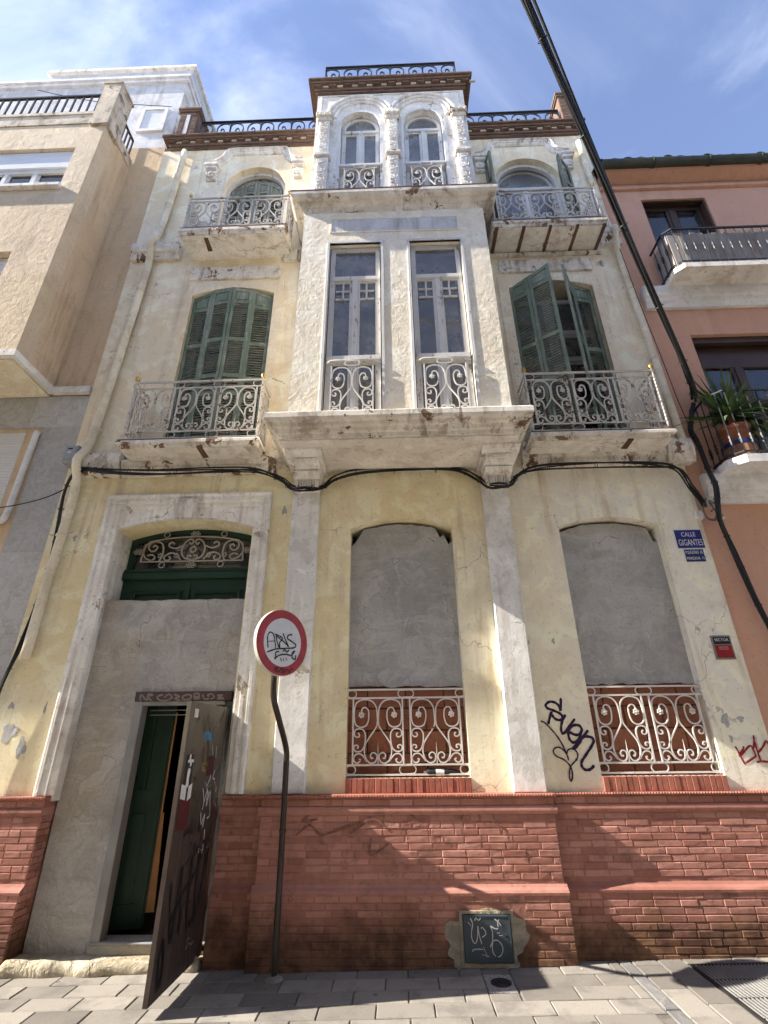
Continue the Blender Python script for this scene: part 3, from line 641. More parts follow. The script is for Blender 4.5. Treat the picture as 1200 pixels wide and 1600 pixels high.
# narrow pieces along the foot of the wall
x = -4.6
while x < 1.7:
    xe = min(x+random.uniform(.34, .62), 1.715); paving(x+J/2, xe-J/2, -.096, .12); x = xe
# channel stones and the slabs beside the grating run away from the wall
for xa, xb, mat, nm, L, st in ((1.72, 1.82, 'channel', 'channel_stone', .5, .0), (1.825, 2.03, 'slab', 'paving_slab', .41, .12), (2.035, 2.235, 'slab', 'paving_slab', .41, .30)):
    y = .12-st*.0
    first = True
    while y > -1.72:
        l = L-(st if first else 0); first = False
        y0 = max(y-l, -1.74); paving(xa+J/2, xb-J/2, y0+J/2, y-J/2, mat, nm); y = y0
for xa in (3.45, 3.85, 4.25): 
    y = .12
    while y > -1.7: paving(xa+J/2, xa+.40-J/2, y-.205+J/2, y-J/2); y -= .205
for k in range(3): paving(2.24+.4*k+J/2, 2.24+.4*(k+1)-J/2, -.16+J/2, .12)
for r in range(2):
    for k in range(3): paving(2.24+.4*k+J/2, 2.24+.4*(k+1)-J/2, -1.72+.205*r+J/2, -1.72+.205*(r+1)-J/2)

# ================================================================== the old house
H = thing('old_house', (0, 0, 0), 'derelict cream town house with white central bay, scroll balconies and red brick plinth', 'house')
XL, XR, ZT = -4.13, 3.52, 11.58
W1 = (-.53, .655, 1.37, 3.95, 4.07); W2 = (1.88, 3.02, 1.37, 3.92, 4.03)
L2 = (-3.0, -1.76, 4.95, 7.83, 7.97); R2 = (1.75, 2.98, 4.95, 7.78, 7.91)
L3 = (-2.86, -1.79, 8.72, 10.40, 11.0); R3 = (1.84, 2.92, 8.68, 10.38, 10.96)
DX0, DX1 = -3.31, -1.69
zsplit = 4.72
# ground floor wall (yellow) with door notch, upper wall (cream)
low = [(XL, 1.24), (DX0, 1.24)]+list(reversed(segarch(DX0, DX1, 4.0, 4.13, 14)))+[(DX1, 1.24), (XR, 1.24), (XR, zsplit), (XL, zsplit)]
MB().plate(low, [opening(*W1), opening(*W2)], 0, .4).build('ground_floor_wall', 'yellow', H)
MB().plate(rect(XL, XR, zsplit, ZT), [opening(*L2), opening(*R2), opening(*L3, n=18), opening(*R3, n=18), rect(-.95, 1.08, 5.05, 8.3), rect(-.95, 1.08, 9.15, 11.3)], 0, .4).build('upper_wall', 'cream', H)
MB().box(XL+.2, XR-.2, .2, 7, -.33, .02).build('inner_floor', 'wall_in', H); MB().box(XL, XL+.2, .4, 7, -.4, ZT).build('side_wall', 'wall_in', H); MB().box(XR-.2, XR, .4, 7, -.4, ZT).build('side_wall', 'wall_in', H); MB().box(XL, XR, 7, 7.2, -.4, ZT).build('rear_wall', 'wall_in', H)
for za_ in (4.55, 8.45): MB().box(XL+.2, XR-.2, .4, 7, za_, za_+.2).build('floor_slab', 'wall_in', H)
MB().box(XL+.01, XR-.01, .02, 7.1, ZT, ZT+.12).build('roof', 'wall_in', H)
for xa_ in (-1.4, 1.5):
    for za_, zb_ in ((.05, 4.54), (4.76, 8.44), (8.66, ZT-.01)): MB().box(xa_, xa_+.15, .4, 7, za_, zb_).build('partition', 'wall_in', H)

# --- plinth: mortar backing, courses of bricks, mouldings
PL = [  # x0,x1, face y of upper part, extra of lower part
    (-4.13, -3.345, -.07), (-1.68, -1.285, -.045), (-1.285, 1.365, -.125), (1.365, 3.52, -.038)]
LOWOUT = .038
bricks = []; plinths = []
def courses(zone, x0, x1, yf, za, zb, pitch):
    z = zb; r = 0
    while z-pitch > za-.02:
        zl = max(z-pitch, za); x = x0; first = True
        while x < x1-.02:
            L = random.choice((.212, .212, .205, .218, .105, .15)) if not first else (.212 if r % 2 else .108)
            first = False; xe = min(x+L, x1)
            if x1-xe < .05: xe = x1
            bricks.append((x+.0035, xe-.0035, yf+random.uniform(-.002, .0025), zl+.003, z-.003, zone)); x = xe
        z -= pitch; r += 1
for i, (x0, x1, yf) in enumerate(PL):
    e = .02 if yf == -.125 else 0; yl = yf-LOWOUT
    pl = MB().box(x0, x1, yf+.0045, .30, .5, 1.24).build('plinth', 'mortar', H); plinths.append(pl)
    MB().box(x0-e, x1+e, yl+.0045, .29, -.31, .4995).build('plinth_foot', 'mortar', pl)
    courses(i, x0, x1, yf, .575, 1.085, .0537); courses(i, x0, x1, yf, 1.152, 1.212, .060); courses(i, x0-e, x1+e, yl, -.05, .505, .0518)
plinth = plinths[2]
sd_ = MB(); z = 1.085; k = 0
while z > -.03:
    out = LOWOUT if z < .51 else 0.; ys = -.07-out; cuts = (ys+.002, ys+.105+.05*(k % 2), .095)
    for a, b in zip(cuts, cuts[1:]):
        if b-a > .02: sd_.box(-3.35, -3.337, a+.004, b-.004, z-.0495, z-.004)
    z -= .0535; k += 1
tag(sd_.wobble(.0015, 17.).build('brick_courses', 'brick', plinths[0]), kind='stuff')
HX0, HX1, HZ0, HZ1 = .475, .875, .065, .385            # utility cupboard, kept free of bricks
bricks = [b for b in bricks if not (b[1] > HX0-.03 and b[0] < HX1+.03 and b[4] > HZ0-.05 and b[3] < HZ1+.025)]
bricks.sort(key=lambda b: ((b[0]+b[1])/2-.35)**2*.35+(b[4]-.9)**2*.4+(0 if b[1]-b[0] > .16 else .35))
bm_ = {}; rest = [MB() for _ in PL]
for i, (a, b, yy, c, d, zn) in enumerate(bricks):
    if i < 300:
        L = round(round((b-a)/.01)*.01, 2); hh = round(d-c, 4); key = (L, round(hh, 3), i % 3)
        if key not in bm_: bm_[key] = MB().cbox(-L/2, L/2, 0, .05, -hh/2, hh/2, .0042).wobble(.0035, 17., i*1.7).mesh('brick', 'brick')
        o = inst('brick', bm_[key], ((a+b)/2, yy, (c+d)/2), plinths[zn]); o.scale.x = (b-a)/L; o.rotation_euler.y = random.uniform(-.008, .008)
    else: rest[zn].cbox(a, b, yy, yy+.05, c, d, .0042)
for zn, m in enumerate(rest):
    if m.v: tag(m.wobble(.003, 17.).build('brick_courses', 'brick', plinths[zn]), kind='stuff')
for zn, (x0, x1, yf) in enumerate(PL):
    e = .02 if yf == -.125 else 0; pl = plinths[zn]
    m = MB(); m.xprism([(.2, .500), (yf-LOWOUT-.006, .500), (yf-LOWOUT-.008, .520), (yf-LOWOUT+.004, .536), (yf-.010, .552), (yf+.004, .572), (.2, .572)], x0-e-.003, x1+e+.003)
    m.wobble(.0025, 8.); m.build('weathered_ledge', 'brick', pl)
    m = MB(); m.xprism([(.2, 1.082), (yf-.004, 1.082), (yf-.014, 1.095), (yf-.019, 1.118), (yf-.014, 1.138), (yf-.006, 1.150), (.2, 1.150)], x0-e-.0035, x1+e+.0035)
    m.build('roll_moulding', 'brick', pl, True)
    m = MB(); m.xprism([(.2, 1.214), (yf-.012, 1.214), (yf-.024, 1.224), (yf-.024, 1.243), (.2, 1.247)], x0-e-.004, x1+e+.004)
    m.build('plinth_cap', 'sillbrick', pl)
    m = MB(); x = x0
    while x < x1-.02: m.lathe([(.002, -.010), (.009, -.005), (.009, .006)], (x+.012, yf-.026, 1.2335), 6, 'y'); x += .026
    tag(m.build('bead_row', 'brick', pl, True), kind='stuff')
# soldier course sills
sb = MB().cbox(-.0265, .0265, 0, .10, -.062, .062, .004).wobble(.0025, 20.).mesh('sill_brick', 'sillbrick')
for (x0, x1) in ((W1[0], W1[1]), (W2[0], W2[1])):
    n = 21; st = (x1-x0)/n
    for i in range(n): inst('sill_brick', sb, (x0+st*(i+.5), -.02+random.uniform(-.003, .003), 1.308), plinth)
    MB().box(x0, x1, -.012, .35, 1.243, 1.366).build('sill_bed', 'mortar', plinth)

# --- white pilasters of the ground floor
for a, b in ((-1.225, -.905), (1.03, 1.335)):
    MB().cbox(a, b, -.075, .05, 1.248, 4.72, .008).wobble(.004, 2.5).build('pilaster', 'pilaster', H)

# --- blocked windows
def blocked(o, seed, topgap):
    x0, x1, z0, zs, zc = o; yb = .11
    zc_low = 2.20
    MB().box(x0-.02, x1+.02, yb+.045, yb+.12, z0, zc_low+.05).build('block_bed', 'blockjoint', H)
    nx, nz = 3, 4
    for j in range(nz):
        zz0 = z0+.0+j*(zc_low-z0)/nz; zz1 = zz0+(zc_low-z0)/nz; off = .5 if j % 2 else 0
        for i in range(-1, nx+1):
            a = x0+(i+off)*(x1-x0)/nx; b = a+(x1-x0)/nx; a, b = max(a, x0-.01), min(b, x1+.01)
            if b-a > .05: MB().cbox(a+.006, b-.006, yb+.03+random.uniform(-.006, .006), yb+.08, zz0+.006, zz1-.006, .006).build('clay_block', 'block', H)
    random.seed(seed); pts = []
    n = 16
    for i in range(n+1):
        x = x0-.0+(x1-x0)*i/n; pts.append((x, zc_low+random.uniform(-.012, .012)))
    top = []
    for i in range(26):
        u = 1-i/25; x = x0+(x1-x0)*u
        R = zc-zs; zz = zs+R*(1-(2*u-1)**2)-.035
        if u < topgap[0] or u > topgap[1]: zz -= .11+.05*math.sin(i*2.1)
        top.append((x, zz+random.uniform(-.008, .008)))
    MB().plate(pts+top, [], yb, yb+.06).build('cement_infill', 'cement', H, label='grey trowelled cement closing the window')
    # iron guard between the jambs
    za = (1.395, 1.48, 2.085, 2.165)
    for q in za: MB().tube([(x0, .03, q), (x1, .03, q)], .0095, 4, flat=1.2).build('guard_rail', 'iron_white', H, True)
    for cx in (x0+.045, (x0+x1)/2, x1-.045):
        for a, b in ((za[0], za[1]), (za[2], za[3])): oval(MB(), cx, .03, (a+b)/2, .08 if x0+.1 < cx < x1-.1 else .045, (b-a)/2-.006, .0065).build('oval_ring', 'iron_white', H, True)
    pw = (x1-x0-.06*2-.075)/2
    for k in range(2): inst('scroll_panel', panel(pw, za[2]-za[1], .0085), (x0+.06+k*(pw+.075), .03, za[1]), H)
    random.seed(seed+5)
blocked(W1, 5, (.10, .86)); blocked(W2, 9, (.03, .93))

# --- doorway: moulded surround, spandrel, keystone
path = [(-3.385, 1.25), (-3.385, 4.335), (-1.585, 4.335), (-1.585, 1.25)]
MB().sweep(path, [(.10, .02), (.10, -.055), (.085, -.07), (.055, -.07), (.045, -.05), (.02, -.05), (.008, -.062), (-.02, -.062), (-.03, -.04), (-.075, -.04), (-.085, -.03), (-.085, .02)]).wobble(.003, 3.).build('door_surround', 'white', H)
MB().plate([(-3.305, 4.252), (-3.305, 3.99)]+list(reversed(segarch(-3.305, -1.665, 3.99, 4.125, 14)))+[(-1.665, 4.252)], [], -.022, .02).build('spandrel', 'white', H)
MB().plate([(-2.615, 4.10), (-2.415, 4.10), (-2.375, 4.345), (-2.655, 4.345)], [], -.085, .0).build('keystone', 'white', H)
# plaster reveals of the doorway
MB().box(DX0-.03, DX0+.001, .002, .42, 1.2, 4.0).build('door_reveal', 'white', H); MB().box(DX1-.001, DX1+.03, .002, .42, 1.2, 4.0).build('door_reveal', 'white', H)
# cement blocking with the steel-framed hole
def rough(pts, amt, seed):
    random.seed(seed); return [(x+random.uniform(-amt, amt), z+random.uniform(-amt, amt)) for x, z in pts]
top = [(-3.31+1.62*i/18, 3.16) for i in range(19)][::-1]
cem = [(-3.325, -.05), (-2.745, -.05), (-2.745, 2.17), (-1.72, 2.17), (-1.72, -.05), (-1.685, -.05), (-1.685, 3.15)]+rough(top[1:-1], .007, 3)+[(-3.325, 3.15)]
MB().plate(cem, [], .10, .22).build('cement_blocking', 'cement_door', H, label='grey-brown cement closing the old doorway round a small steel door')
fr = MB(); fr.cbox(-2.745, -2.655, .075, .2, .10, 2.085, .004).cbox(-2.655, -1.80, .079, .2, 2.045, 2.085, .004)
fr.build('steel_frame', 'steel', H)
MB().cbox(-1.80, -1.70, .085, .2, .06, 2.085, .006).build('hinge_jamb', 'jamb', H)
hd = MB().cbox(-2.745, -1.735, .065, .2, 2.087, 2.175, .003).build('door_header', 'header', H)
m = MB()
for i, s in enumerate(HEADTAG): m.ribbon(s, .017, .063-.0004*i)
m.build('graffiti', 'greyspray', hd, label='pale grey bubble lettering on the door header')
MB().box(-2.745, -1.70, .085, .34, -.02, .105).build('threshold', 'cement_door', H); MB().cbox(-2.72, -1.72, .06, .12, .1055, .130, .008).build('door_sill', 'steel', H)
MB().box(-2.64, -1.82, .24, .25, 1.955, 1.965).box(-2.64, -1.82, .24, .25, 2.0, 2.01).build('track', 'steel', H)
# old green door behind
gd = MB(); 
def leafbox(m, u0, u1, t0, t1, z0, z1, A, B):
    A, B = Vector(A), Vector(B); d = (B-A).normalized(); n = Vector((d.y, -d.x))
    P = lambda u, t: A+d*u+n*t
    q = [P(u0, t1), P(u1, t1), P(u1, t0), P(u0, t0)]
    m.add([(p.x, p.y, z0) for p in q]+[(p.x, p.y, z1) for p in q], [(0,1,5,4),(1,2,6,5),(2,3,7,6),(3,0,4,7),(4,5,6,7),(3,2,1,0)])
GA, GB = (-3.05, .40), (-2.49, .57)
gm = MB(); leafbox(gm, 0, .58, 0, .045, .11, 3.12, GA, GB)
for a, b in ((.0, .30), (.47, .58)): leafbox(gm, a, b, .045, .062, .11, 3.12, GA, GB)
for a, b in ((.11, .30), (1.12, 1.26), (2.6, 3.1)): leafbox(gm, .30, .47, .045, .060, a, b, GA, GB)
leafbox(gm, .375, .395, .045, .085, 1.26, 2.6, GA, GB); leafbox(gm, .33, .44, .045, .058, .38, 1.04, GA, GB); leafbox(gm, .535, .56, .062, .085, .11, 3.1, GA, GB)
dl = gm.build('green_door', 'greendoor', H, label='old dark green panelled door standing ajar inside')
gm = MB(); leafbox(gm, .582, .66, -.005, .05, .22, 1.02, GA, GB); gm.v = [(x, y, z) if z < .9 else (x-.045, y-.01, z+.25*(x+2.5)) for x, y, z in gm.v]
leafbox(gm, .582, .598, .0, .06, 1.02, 2.0, GA, GB)
gm.build('split_edge', 'rawwood', dl)
# door head and fanlight
m = MB(); m.box(-3.30, -1.70, .345, .40, 3.10, 3.47)
for a, b in ((-3.16, -2.56), (-2.44, -1.84)):
    m.sweep([(a, 3.0), (a, 3.34), (b, 3.34), (b, 3.0)], [(-.05, .36), (-.05, .325), (-.02, .315), (.0, .33), (.0, .36)])
m.box(-2.53, -2.47, .325, .36, 3.0, 3.44)
m.build('door_head', 'greendoor', H)
MB().cbox(-3.305, -1.695, .29, .42, 3.47, 3.56, .012).cbox(-3.305, -1.695, .31, .41, 3.565, 3.60, .008).build('transom', 'greendoor', H)
fl = MB().plate([(-3.305, 3.60), (-1.695, 3.60)]+segarch(-3.305, -1.695, 4.0, 4.13, 12), [[(-3.23, 3.62), (-1.77, 3.62)]+segarch(-3.23, -1.77, 3.95, 4.08, 12)], .355, .41).build('fanlight', 'greendoor', H)
MB().plate([(-3.24, 3.61), (-1.76, 3.61)]+segarch(-3.24, -1.76, 3.95, 4.085, 12), [], .385, .389).build('pane', 'glass_clean', fl)
g = MB(); yg = .32; cx = -2.50; zb, zt_ = 3.70, 4.0
def gt(pts, r=.0105, k=4, mirror=True):
    for sg in ((1, -1) if mirror else (1,)): g.tube(crom([(cx+sg*x, yg, z) for x, z in pts], k), r, 4)
g.tube([(-3.13, yg, zb), (-1.87, yg, zb)], .009, 4)
g.tube(crom([(-3.05, yg, 3.965), (-2.8, yg, 4.005), (-2.5, yg, 4.02), (-2.2, yg, 4.005), (-1.95, yg, 3.965)], 3), .009, 4)
gt([(.63, zb), (.62, 3.80), (.60, 3.90), (.55, 3.965)])
gt([(0, 3.715), (.09, 3.74), (.135, 3.80), (.14, 3.88), (.10, 3.96), (.04, 3.985), (.012, 3.95), (.04, 3.92), (.06, 3.945)])          # lyre
gt([(.01, 3.72), (.05, 3.735), (.06, 3.765), (.03, 3.775), (.02, 3.755)])
gt([(.14, 3.72), (.20, 3.79), (.27, 3.81), (.34, 3.77), (.34, 3.725), (.29, 3.715), (.265, 3.745), (.29, 3.765)])
gt([(.15, 3.90), (.22, 3.87), (.30, 3.89), (.31, 3.93), (.27, 3.95), (.245, 3.925)])
gt([(.40, 3.71), (.37, 3.80), (.39, 3.92), (.47, 3.965), (.545, 3.94), (.56, 3.88), (.52, 3.835), (.465, 3.85), (.455, 3.895), (.49, 3.91), (.505, 3.885)])
gt([(.60, 3.93), (.62, 3.84), (.58, 3.75), (.50, 3.715)]); gt([(.56, 3.78), (.50, 3.79), (.46, 3.75), (.49, 3.72)])
for sx in (-.36, .36):
    for zz in (4.05, 3.655): oval(g, cx+sx, yg, zz, .035, .034, .006)
for (a, z_) in ((0, 4.055), (0, 3.65), (-.68, 3.83), (.68, 3.83)):
    for i in range(-2, 3):
        for j in (-1, 0, 1):
            if (i+j) % 2 == 0: oval(g, cx+a+i*.022, yg, z_+j*.022, .014, .0138, .005)
for k in range(9): g.lathe([(.003, -.014), (.014, -.008), (.010, .006)], (cx+.035*math.cos(k*.7), yg, 3.85+.035*math.sin(k*.7)), 5, 'y')
for sx in (-.40, .40, -.20, .20): 
    for k in range(5): g.lathe([(.002, -.012), (.012, -.006), (.009, .006)], (cx+sx+.02*math.cos(k*1.3), yg, 3.775+.024*math.sin(k*1.3)), 5, 'y')
g.build('fanlight_grille', 'grille', H, True)

# --- steel door leaf swung out over the pavement
DA, DB = Vector((-1.752, .055)), Vector((-1.772, -.902)); dd = (DB-DA); DW = dd.length; du = dd/DW; dn = Vector((du.y, -du.x))
if dn.x < 0: dn = -dn                                      # face towards the camera side (+x)
def DP(u, z, t): q = DA+du*u+dn*t; return (q.x, q.y, z)
m = MB()
def dbox(m, u0, u1, z0, z1, t0, t1):
    c = [(u0,t0),(u1,t0),(u1,t1),(u0,t1)]
    m.add([DP(u, z0, t) for u, t in c]+[DP(u, z1, t) for u, t in c], [(0,1,2,3),(7,6,5,4),(0,1,5,4),(1,2,6,5),(2,3,7,6),(3,0,4,7)])
dbox(m, .02, DW, .055, 2.01, -.020, .016)
dbox(m, DW-.055, DW-.005, .06, 2.005, .016, .020); dbox(m, .025, .07, .06, 2.005, .016, .020)
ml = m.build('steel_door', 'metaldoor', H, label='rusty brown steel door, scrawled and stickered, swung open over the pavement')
m = MB()
for zz in (.35, 1.05, 1.78): m.lathe([(.013, 0), (.013, .11)], (DA.x+.004, DA.y+.004, zz), 8)
m.build('hinge', 'jamb', ml, True)
T0 = .0175
def on_door(x, y, z): return DP(x, z, T0-y)                # x = distance from the hinge, y = depth (negative is proud)
def sticker(name, u0, u1, z0, z1, mat, lift=.0, skew=.0, lab=None):
    m = MB(); m.add([DP(u0, z0, T0+lift), DP(u1, z0+skew, T0+lift), DP(u1, z1+skew, T0+lift), DP(u0, z1, T0+lift),
                     DP(u0, z0, T0+lift-.001), DP(u1, z0+skew, T0+lift-.001), DP(u1, z1+skew, T0+lift-.001), DP(u0, z1, T0+lift-.001)], [(0,1,2,3),(7,6,5,4),(0,1,5,4),(1,2,6,5),(2,3,7,6),(3,0,4,7)])
    return m.build(name, mat, ml, label=lab)
sticker('sticker', DW-.16, DW-.08, 1.885, 1.955, 'paper', .0055)
sticker('poster', DW-.20, DW-.05, 1.33, 1.60, 'paperdark', .0055)
m = MB()
for s, w_ in (([(.80,1.52),(.84,1.57),(.83,1.60)], .03), ([(.76,1.55),(.82,1.555),(.88,1.55)], .02), ([(.83,1.36),(.835,1.43),(.825,1.50)], .05), ([(.82,1.51),(.815,1.545)], .03)): m.ribbon(s, w_, -.0068, 4, on_door)
m.build('poster_print', 'paper', ml)
sticker('sticker', DW-.23, DW-.16, 1.28, 1.385, 'paper', .0075, -.02); sticker('sticker', DW-.12, DW-.02, 1.27, 1.37, 'paper', .0075, .02)
sticker('poster', DW-.24, DW-.03, 1.06, 1.27, 'maroon', .0055, .01)
sticker('sticker', .26, .42, 1.42, 1.58, 'maroon', .0)
def strokes(mat, L, w_, lab=None, depth=-.001):
    for i, s in enumerate(L): MB().ribbon(s, w_, depth-.0006*i, 4, on_door).build('graffiti', mat, ml, label=lab)
strokes('ink', [[(.86,.74),(.80,.52),(.72,.34),(.70,.60),(.68,.80),(.62,.55),(.58,.34)], [(.62,.80),(.50,.84),(.48,.55),(.44,.34)], [(.48,.84),(.36,.88),(.34,.60),(.30,.36)], [(.80,.45),(.60,.62),(.40,.70),(.20,.92)], [(.30,.92),(.20,.80),(.24,.45),(.40,.36),(.14,.52)], [(.86,.40),(.80,.22),(.84,.12),(.90,.30),(.86,.40)], [(.2,.9),(.12,.98),(.16,.6)]], .038, 'big black marker tag')
strokes('ink', [[(.70,1.16),(.72,1.00),(.66,1.08),(.62,.98)], [(.60,1.14),(.58,1.0),(.53,1.10)], [(.46,1.12),(.44,1.0),(.40,1.08)], [(.66,1.90),(.60,1.78),(.55,1.93),(.48,1.78),(.42,1.92)], [(.56,1.66),(.54,1.52),(.45,1.52),(.46,1.66),(.50,1.72)]], .010)
strokes('whitespray', [[(.46,1.33),(.40,1.22),(.42,1.16),(.35,1.30),(.33,1.18),(.28,1.29),(.25,1.20),(.22,1.10),(.28,1.08)], [(.44,1.15),(.40,1.05),(.34,1.12),(.36,1.02)], [(.30,1.0),(.29,.88),(.31,.78)], [(.36,1.66),(.32,1.58)], [(.26,1.66),(.24,1.56)], [(.22,1.46),(.26,1.40),(.20,1.38)]], .014)
strokes('bluepaint', [[(.60,1.74),(.52,1.77),(.44,1.75),(.36,1.76)], [(.56,1.71),(.48,1.73),(.40,1.71)]], .035, depth=.0)
strokes('ochre', [[(.56,1.53),(.48,1.50),(.42,1.53)], [(.54,1.48),(.46,1.46)]], .04, depth=.0)
strokes('yellowline', [[(DW-.015,1.40),(DW-.03,1.30),(DW-.012,1.22),(DW-.03,1.16)]], .008)

random.seed(55)
for k in range(26):
    u0, z0_ = random.uniform(.12, .84), random.uniform(.95, 1.92) if k % 3 else random.uniform(.15, .95); q = [(u0, z0_)]
    for j in range(random.randint(3, 6)): q.append((min(.9, max(.06, q[-1][0]+random.uniform(-.07, .05))), q[-1][1]+random.uniform(-.06, .06)))
    strokes(random.choice(('ink', 'ink', 'ink', 'greyspray', 'maroon', 'whitespray')), [q], random.uniform(.006, .013), None, -.0002-.0001*k)
# --- floor mouldings on the wings
def course(x0, x1, prof, wob=.004, name='string_course', mat='moulding'):
    m = MB(); n = max(1, int((x1-x0)/.22)); k = len(prof)
    v = []; f = []
    for i in range(n+1):
        x = x0+(x1-x0)*i/n; v += [(x, y_, z_) for y_, z_ in prof]
    for i in range(n):
        for j in range(k): f.append((i*k+j, i*k+(j+1) % k, (i+1)*k+(j+1) % k, (i+1)*k+j))
    f += [tuple(range(k)), tuple(reversed(range(n*k, n*k+k)))]
    m.add(v, f).wobble(wob, 4.); return m.build(name, mat, H)
P2 = [(.03, 4.70), (-.035, 4.70), (-.04, 4.745), (-.06, 4.75), (-.07, 4.80), (-.095, 4.81), (-.11, 4.865), (-.11, 4.90), (.03, 4.90)]
course(-3.40, -1.47, P2); course(1.56, 3.30, P2)
END = [(.03, 4.70), (-.10, 4.70), (-.125, 4.76), (-.15, 4.86), (-.15, 4.93), (-.13, 5.0), (.03, 5.0)]
course(-3.98, -3.41, END, .020); course(3.31, 3.60, END, .022)
E3 = [(.03, 8.62), (-.06, 8.62), (-.075, 8.72), (-.11, 8.74), (-.13, 8.82), (-.13, 8.90), (-.02, 8.94), (.03, 8.94)]
course(-4.10, -3.33, E3, .008); course(3.27, 3.58, E3, .006)
MB().box(-1.66, -1.25, -.06, .02, 8.50, 8.72).build('string_course', 'moulding', H)
course(1.50, 3.26, [(.03, 8.44), (-.03, 8.44), (-.04, 8.50), (.03, 8.50)], .003)

# --- window surrounds on the first floor, raised friezes above
for (x0, x1, z0, zs, zc), lab in ((L2, 'l'), (R2, 'r')):
    o = [(x0-.15, 5.0), (x0, 5.0)]+[(x, z) for x, z in reversed(segarch(x0, x1, zs, zc, 12))]+[(x1, 5.0), (x1+.14, 5.0), (x1+.14, zc+.12), (x0-.15, zc+.12)]
    MB().plate(o, [], -.018, .015).build('window_surround', 'cream', H)
    MB().cbox(x0-.10, x1+.06, -.035, .01, zc+.19, zc+.45, .01).wobble(.006, 5.).build('frieze_panel', 'moulding', H)

# --- glazed doors behind the shutters
window(H, L2[0], L2[1], 4.95, 7.82, .26, ((L2[0]+L2[1])/2,), (5.7, 7.1), .06, .05)
window(H, R2[0], R2[1], 4.95, 7.78, .24, ((R2[0]+R2[1])/2,), (5.7, 6.6, 7.1), .06, .05)
window(H, L3[0]+.01, L3[1]-.01, 8.74, 10.99, .20, ((L3[0]+L3[1])/2,), (9.4, 10.42), .07, .05, arch=(10.40, 10.99))
window(H, R3[0]+.01, R3[1]-.01, 8.70, 10.95, .20, ((R3[0]+R3[1])/2,), (9.3, 10.40), .07, .05, arch=(10.38, 10.95))
for (x0, x1, zs, zc) in ((L3[0], L3[1], 10.40, 11.0), (R3[0], R3[1], 10.38, 10.96)):   # white arched lining
    MB().plate([(x0, 9.0), (x0+.05, 9.0)]+list(reversed(segarch(x0+.05, x1-.05, zs, zc-.07, 16, True)))+[(x1-.05, 9.0), (x1, 9.0)]+segarch(x0, x1, zs, zc, 16, True), [], .10, .16).build('arch_lining', 'whitewood', H)

# --- shutters
zt = lambda o, x: o[3]+(o[4]-o[3])*(1-((2*x-o[0]-o[1])/(o[1]-o[0]))**2)-.03
LP = [(-2.985, .07), (-2.685, .025), (-2.38, -.02), (-2.08, .02), (-1.785, .07)]
for a, b in zip(LP, LP[1:]): louvre_leaf(H, a, b, 4.99, zt(L2, a[0]), zt(L2, b[0]), mid=(.34, .46, .72))
louvre_leaf(H, (1.775, .05), (2.02, -.105), 4.99, 7.80, 7.86, mid=(.34, .62)); louvre_leaf(H, (2.025, -.11), (2.285, -.285), 4.99, 7.86, 7.92, mid=(.34, .62))
louvre_leaf(H, (2.455, -.285), (2.665, .035), 4.99, 7.90, 7.84, mid=(.34, .62)); louvre_leaf(H, (2.67, .04), (2.955, .10), 4.99, 7.84, 7.79, mid=(.34, .62), shut=False)
x = L3[0]+.08
for k in range(4):
    a = x+k*.2275; tp = lambda q: 10.36+.44*math.sqrt(max(0, 1-((q+2.325)/.50)**2))
    louvre_leaf(H, (a, .17), (a+.222, .165), 8.75, tp(a), tp(a+.222), 'shutter_grey', 'slat', (.4, .7), True)
louvre_leaf(H, (1.83, .03), (1.76, -.20), 8.72, 10.50, 10.84, 'shutter_grey', 'slat', (.4, .75), False)
louvre_leaf(H, (1.70, -.02), (1.755, -.205), 8.72, 10.84, 10.86, 'shutter_grey', 'slat', (.4, .75), False)
louvre_leaf(H, (2.86, -.17), (2.925, .02), 8.72, 10.72, 10.44, 'shutter_grey', 'slat', (.4, .75), False)
louvre_leaf(H, (2.865, -.175), (3.06, -.05), 8.72, 10.72, 10.48, 'shutter_grey', 'slat', (.4, .75), False)

# --- pediments over the top windows
def pediment(x0, x1, zt_):
    """x0,x1 ends of the straight top"""
    pr_ = [(.055, .02), (.062, -.085), (.045, -.09), (.035, -.062), (.012, -.058), (.0, -.042), (-.022, -.038), (-.045, -.02), (-.055, .02)]
    pth = [(x0-.37, zt_-.36), (x0-.27, zt_-.355), (x0-.17, zt_-.30), (x0-.09, zt_-.20), (x0-.055, zt_-.09), (x0-.02, zt_-.03), (x0+.05, zt_-.02)]
    sm = [tuple(p)[:2] for p in crom([(a, b, 0) for a, b in pth], 3)]
    full = sm+[(x1-.05, zt_-.02)]+[(x0+x1-a, b) for a, b in reversed(sm)][1:]
    MB().sweep(full, pr_).wobble(.004, 5.).build('pediment', 'white', H)
    for cx in (x0-.30, x1+.30):
        m = MB(); m.cbox(cx-.12, cx+.12, -.13, .02, zt_-.50, zt_-.43, .012).cbox(cx-.095, cx+.095, -.105, .02, zt_-.56, zt_-.50, .01).cbox(cx-.08, cx+.08, -.05, .02, zt_-.80, zt_-.56, .01)
        m.build('pediment_block', 'white', H)
        m = MB(); c = (cx, -.055, zt_-.68); m.lathe([(.02, -.045), (.035, -.03), (.035, .02)], c, 8, 'y')
        for k in range(7):
            a = k*2*math.pi/7; m.lathe([(.008, -.035), (.03, -.02), (.03, .02)], (c[0]+.058*math.cos(a), c[1], c[2]+.058*math.sin(a)), 7, 'y')
        m.build('rosette', 'white', H, True)
pediment(-2.82, -1.88, 11.42); pediment(1.89, 2.80, 11.37)

